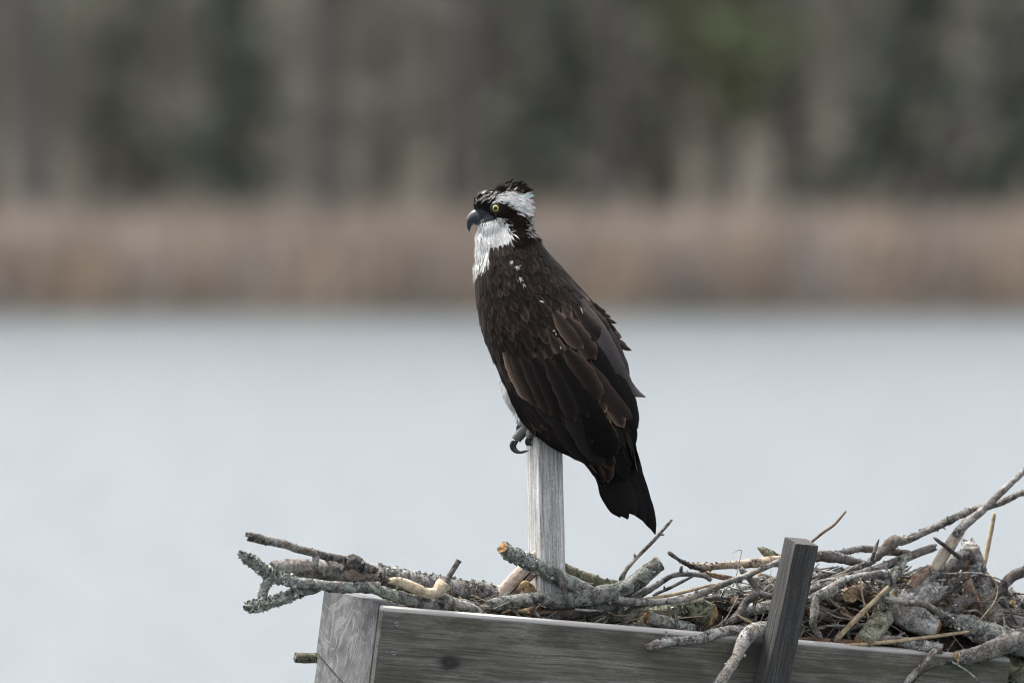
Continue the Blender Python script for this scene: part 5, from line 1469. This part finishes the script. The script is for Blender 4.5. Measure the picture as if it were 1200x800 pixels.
nb = NB('horn_beak', 0.32, 0.5)
v = nb.coord()
z = nb.n('ShaderNodeSeparateXYZ', {0: v}).outputs[0]
c = nb.ramp(nb.math('MULTIPLY_ADD', z, 1 / (20 * PX), 1.0), [(0.0, (0.008, 0.0085, 0.010)), (0.45, (0.018, 0.021, 0.027)), (0.85, (0.045, 0.052, 0.063))])
c = nb.mix(nb.ramp(nb.noise(v, 260, 4), [(0.5, 0), (0.7, 0.3)]), c, (0.08, 0.088, 0.098))
nb.bump(nb.noise(v, 200, 3), 0.15, 0.001)
M_BEAK = nb.color(c)
def loft(stations, sides=16):
    """(px, py, half height, half depth) with the section turned to the path"""
    cr = catmull(stations, 22); pts = [P(c[0], c[1], BY) for c in cr]; V, F = [], []
    for i, c in enumerate(cr):
        d = (pts[min(21, i + 1)] - pts[max(0, i - 1)]).normalized(); up = d.cross(Vector((0, 1, 0))).normalized()
        for j in range(sides):
            a = 2 * math.pi * j / sides
            V.append(pts[i] + up * math.cos(a) * max(0.15, c[2]) * PX + Vector((0, 1, 0)) * math.sin(a) * max(0.15, c[3]) * PX)
    for i in range(21):
        for j in range(sides):
            k = (j + 1) % sides; F.append((i * sides + j, i * sides + k, (i + 1) * sides + k, (i + 1) * sides + j))
    F.append(tuple(range(sides))); F.append(tuple(reversed(range(21 * sides, 22 * sides))))
    return V, F
V, F = loft([(571, 253, 6.5, 7.5), (564, 252.5, 7.5, 7.5), (558, 253.5, 8, 7), (553, 257.5, 6.5, 5.4), (550.3, 262.5, 4.0, 3.6), (549.6, 267.5, 2.1, 2.0), (550.3, 271.5, 0.3, 0.3)])
beak = mesh_obj('beak', V, F, M_BEAK, osp, origin=P(568, 253, BY))
V, F = loft([(579, 256, 2.2, 7), (570, 259, 3.2, 6.5), (562, 261.5, 2.6, 5), (556, 262.5, 1.4, 3.2)])
mesh_obj('lower_mandible', V, F, M_BEAK, beak, origin=P(568, 253, BY))
for side in (-1, 1):
    V, F = sphere_geo(P(561.5, 251, BY) + Vector((0, side * 6.9 * PX, 0)), 1.1 * PX, 10, 8)
    V = [Vector((p.x, p.y, p.z)) for p in V]
    mesh_obj('nostril', V, F, M_BLACK, beak, origin=P(568, 253, BY))

nb = NB('scaly_foot_skin', 0.7, 0.3)
v = nb.coord()
vr = nb.n('ShaderNodeTexVoronoi', {'Vector': v, 'Scale': 420.0}).outputs['Distance']
nb.bump(vr, 0.9, 0.0015)
M_FOOT = nb.color(nb.ramp(vr, [(0.1, (0.20, 0.20, 0.19)), (0.6, (0.085, 0.085, 0.08))]))
def limb(pts, mat, name, parent, sides=10, rough=0.10):
    cr = catmull(pts, 14); path = [P(c[0], c[1], BY + c[2] * PX) for c in cr]
    V, F, U = tube_geo(path, [c[3] * PX for c in cr], sides, rough, 160, 3)
    return mesh_obj(name, V, F, mat, parent, origin=path[0], uvs=U)
# (toe path, talon path); depth px relative to the bird axis
for fi, dz in enumerate((0, 17)):
    sx = 0 if fi == 0 else 3
    G = Geo()
    toes = [[(632 + sx, 498, -4 + dz, 5.5), (620 + sx, 499, -8 + dz, 5.5), (610 + sx, 507, -10 + dz, 5.0), (603 + sx, 515, -10 + dz, 4.8)],
            [(632 + sx, 499, -4 + dz, 5.2), (625 + sx, 501, -13 + dz, 5.2), (621 + sx, 507, -15 + dz, 4.6), (619 + sx, 512, -15 + dz, 4.0)],
            [(632 + sx, 497, 0 + dz, 5.0), (618 + sx, 492, 2 + dz, 4.8), (611 + sx, 494, 3 + dz, 4.4), (608 + sx, 498, 3 + dz, 4)],
            [(634 + sx, 500, 0 + dz, 5.0), (644 + sx, 503, 4 + dz, 4.6), (654 + sx, 504, 5 + dz, 4.2), (660 + sx, 508, 5 + dz, 3.6)]]
    for t in toes + [[(640 + sx, 478, 2 + dz, 7.5), (636 + sx, 490, 0 + dz, 6.5), (632 + sx, 500, -3 + dz, 6.5)]]:
        cr = catmull(t, 14); path = [P(c[0], c[1], BY + c[2] * PX) for c in cr]
        G.add(*tube_geo(path, [c[3] * PX for c in cr], 12, 0.16, 190, 3))
    foot = mesh_obj('foot', G.v, G.f, M_FOOT, osp, origin=P(632 + sx, 500, BY + dz * PX), uvs=G.u)
    tal = [[(602 + sx, 516, -10 + dz, 3.0), (599.5 + sx, 522, -10 + dz, 2.5), (602 + sx, 527.5, -10 + dz, 2.1), (608 + sx, 530, -10 + dz, 1.5), (617 + sx, 527.5, -10 + dz, 0.4)],
           [(619 + sx, 513, -15 + dz, 2.4), (617 + sx, 517, -15 + dz, 2.0), (618 + sx, 521, -15 + dz, 1.4), (621 + sx, 520.5, -15 + dz, 0.4)],
           [(608 + sx, 498, 3 + dz, 2.6), (607 + sx, 504, 3 + dz, 2.0), (611 + sx, 510, 3 + dz, 1.2), (616 + sx, 511, 3 + dz, 0.4)],
           [(660 + sx, 508, 5 + dz, 2.4), (662 + sx, 513, 5 + dz, 1.8), (660 + sx, 518, 5 + dz, 0.5)]]
    for t in tal: limb(t, M_BLACK, 'talon', foot, 8, 0.0)
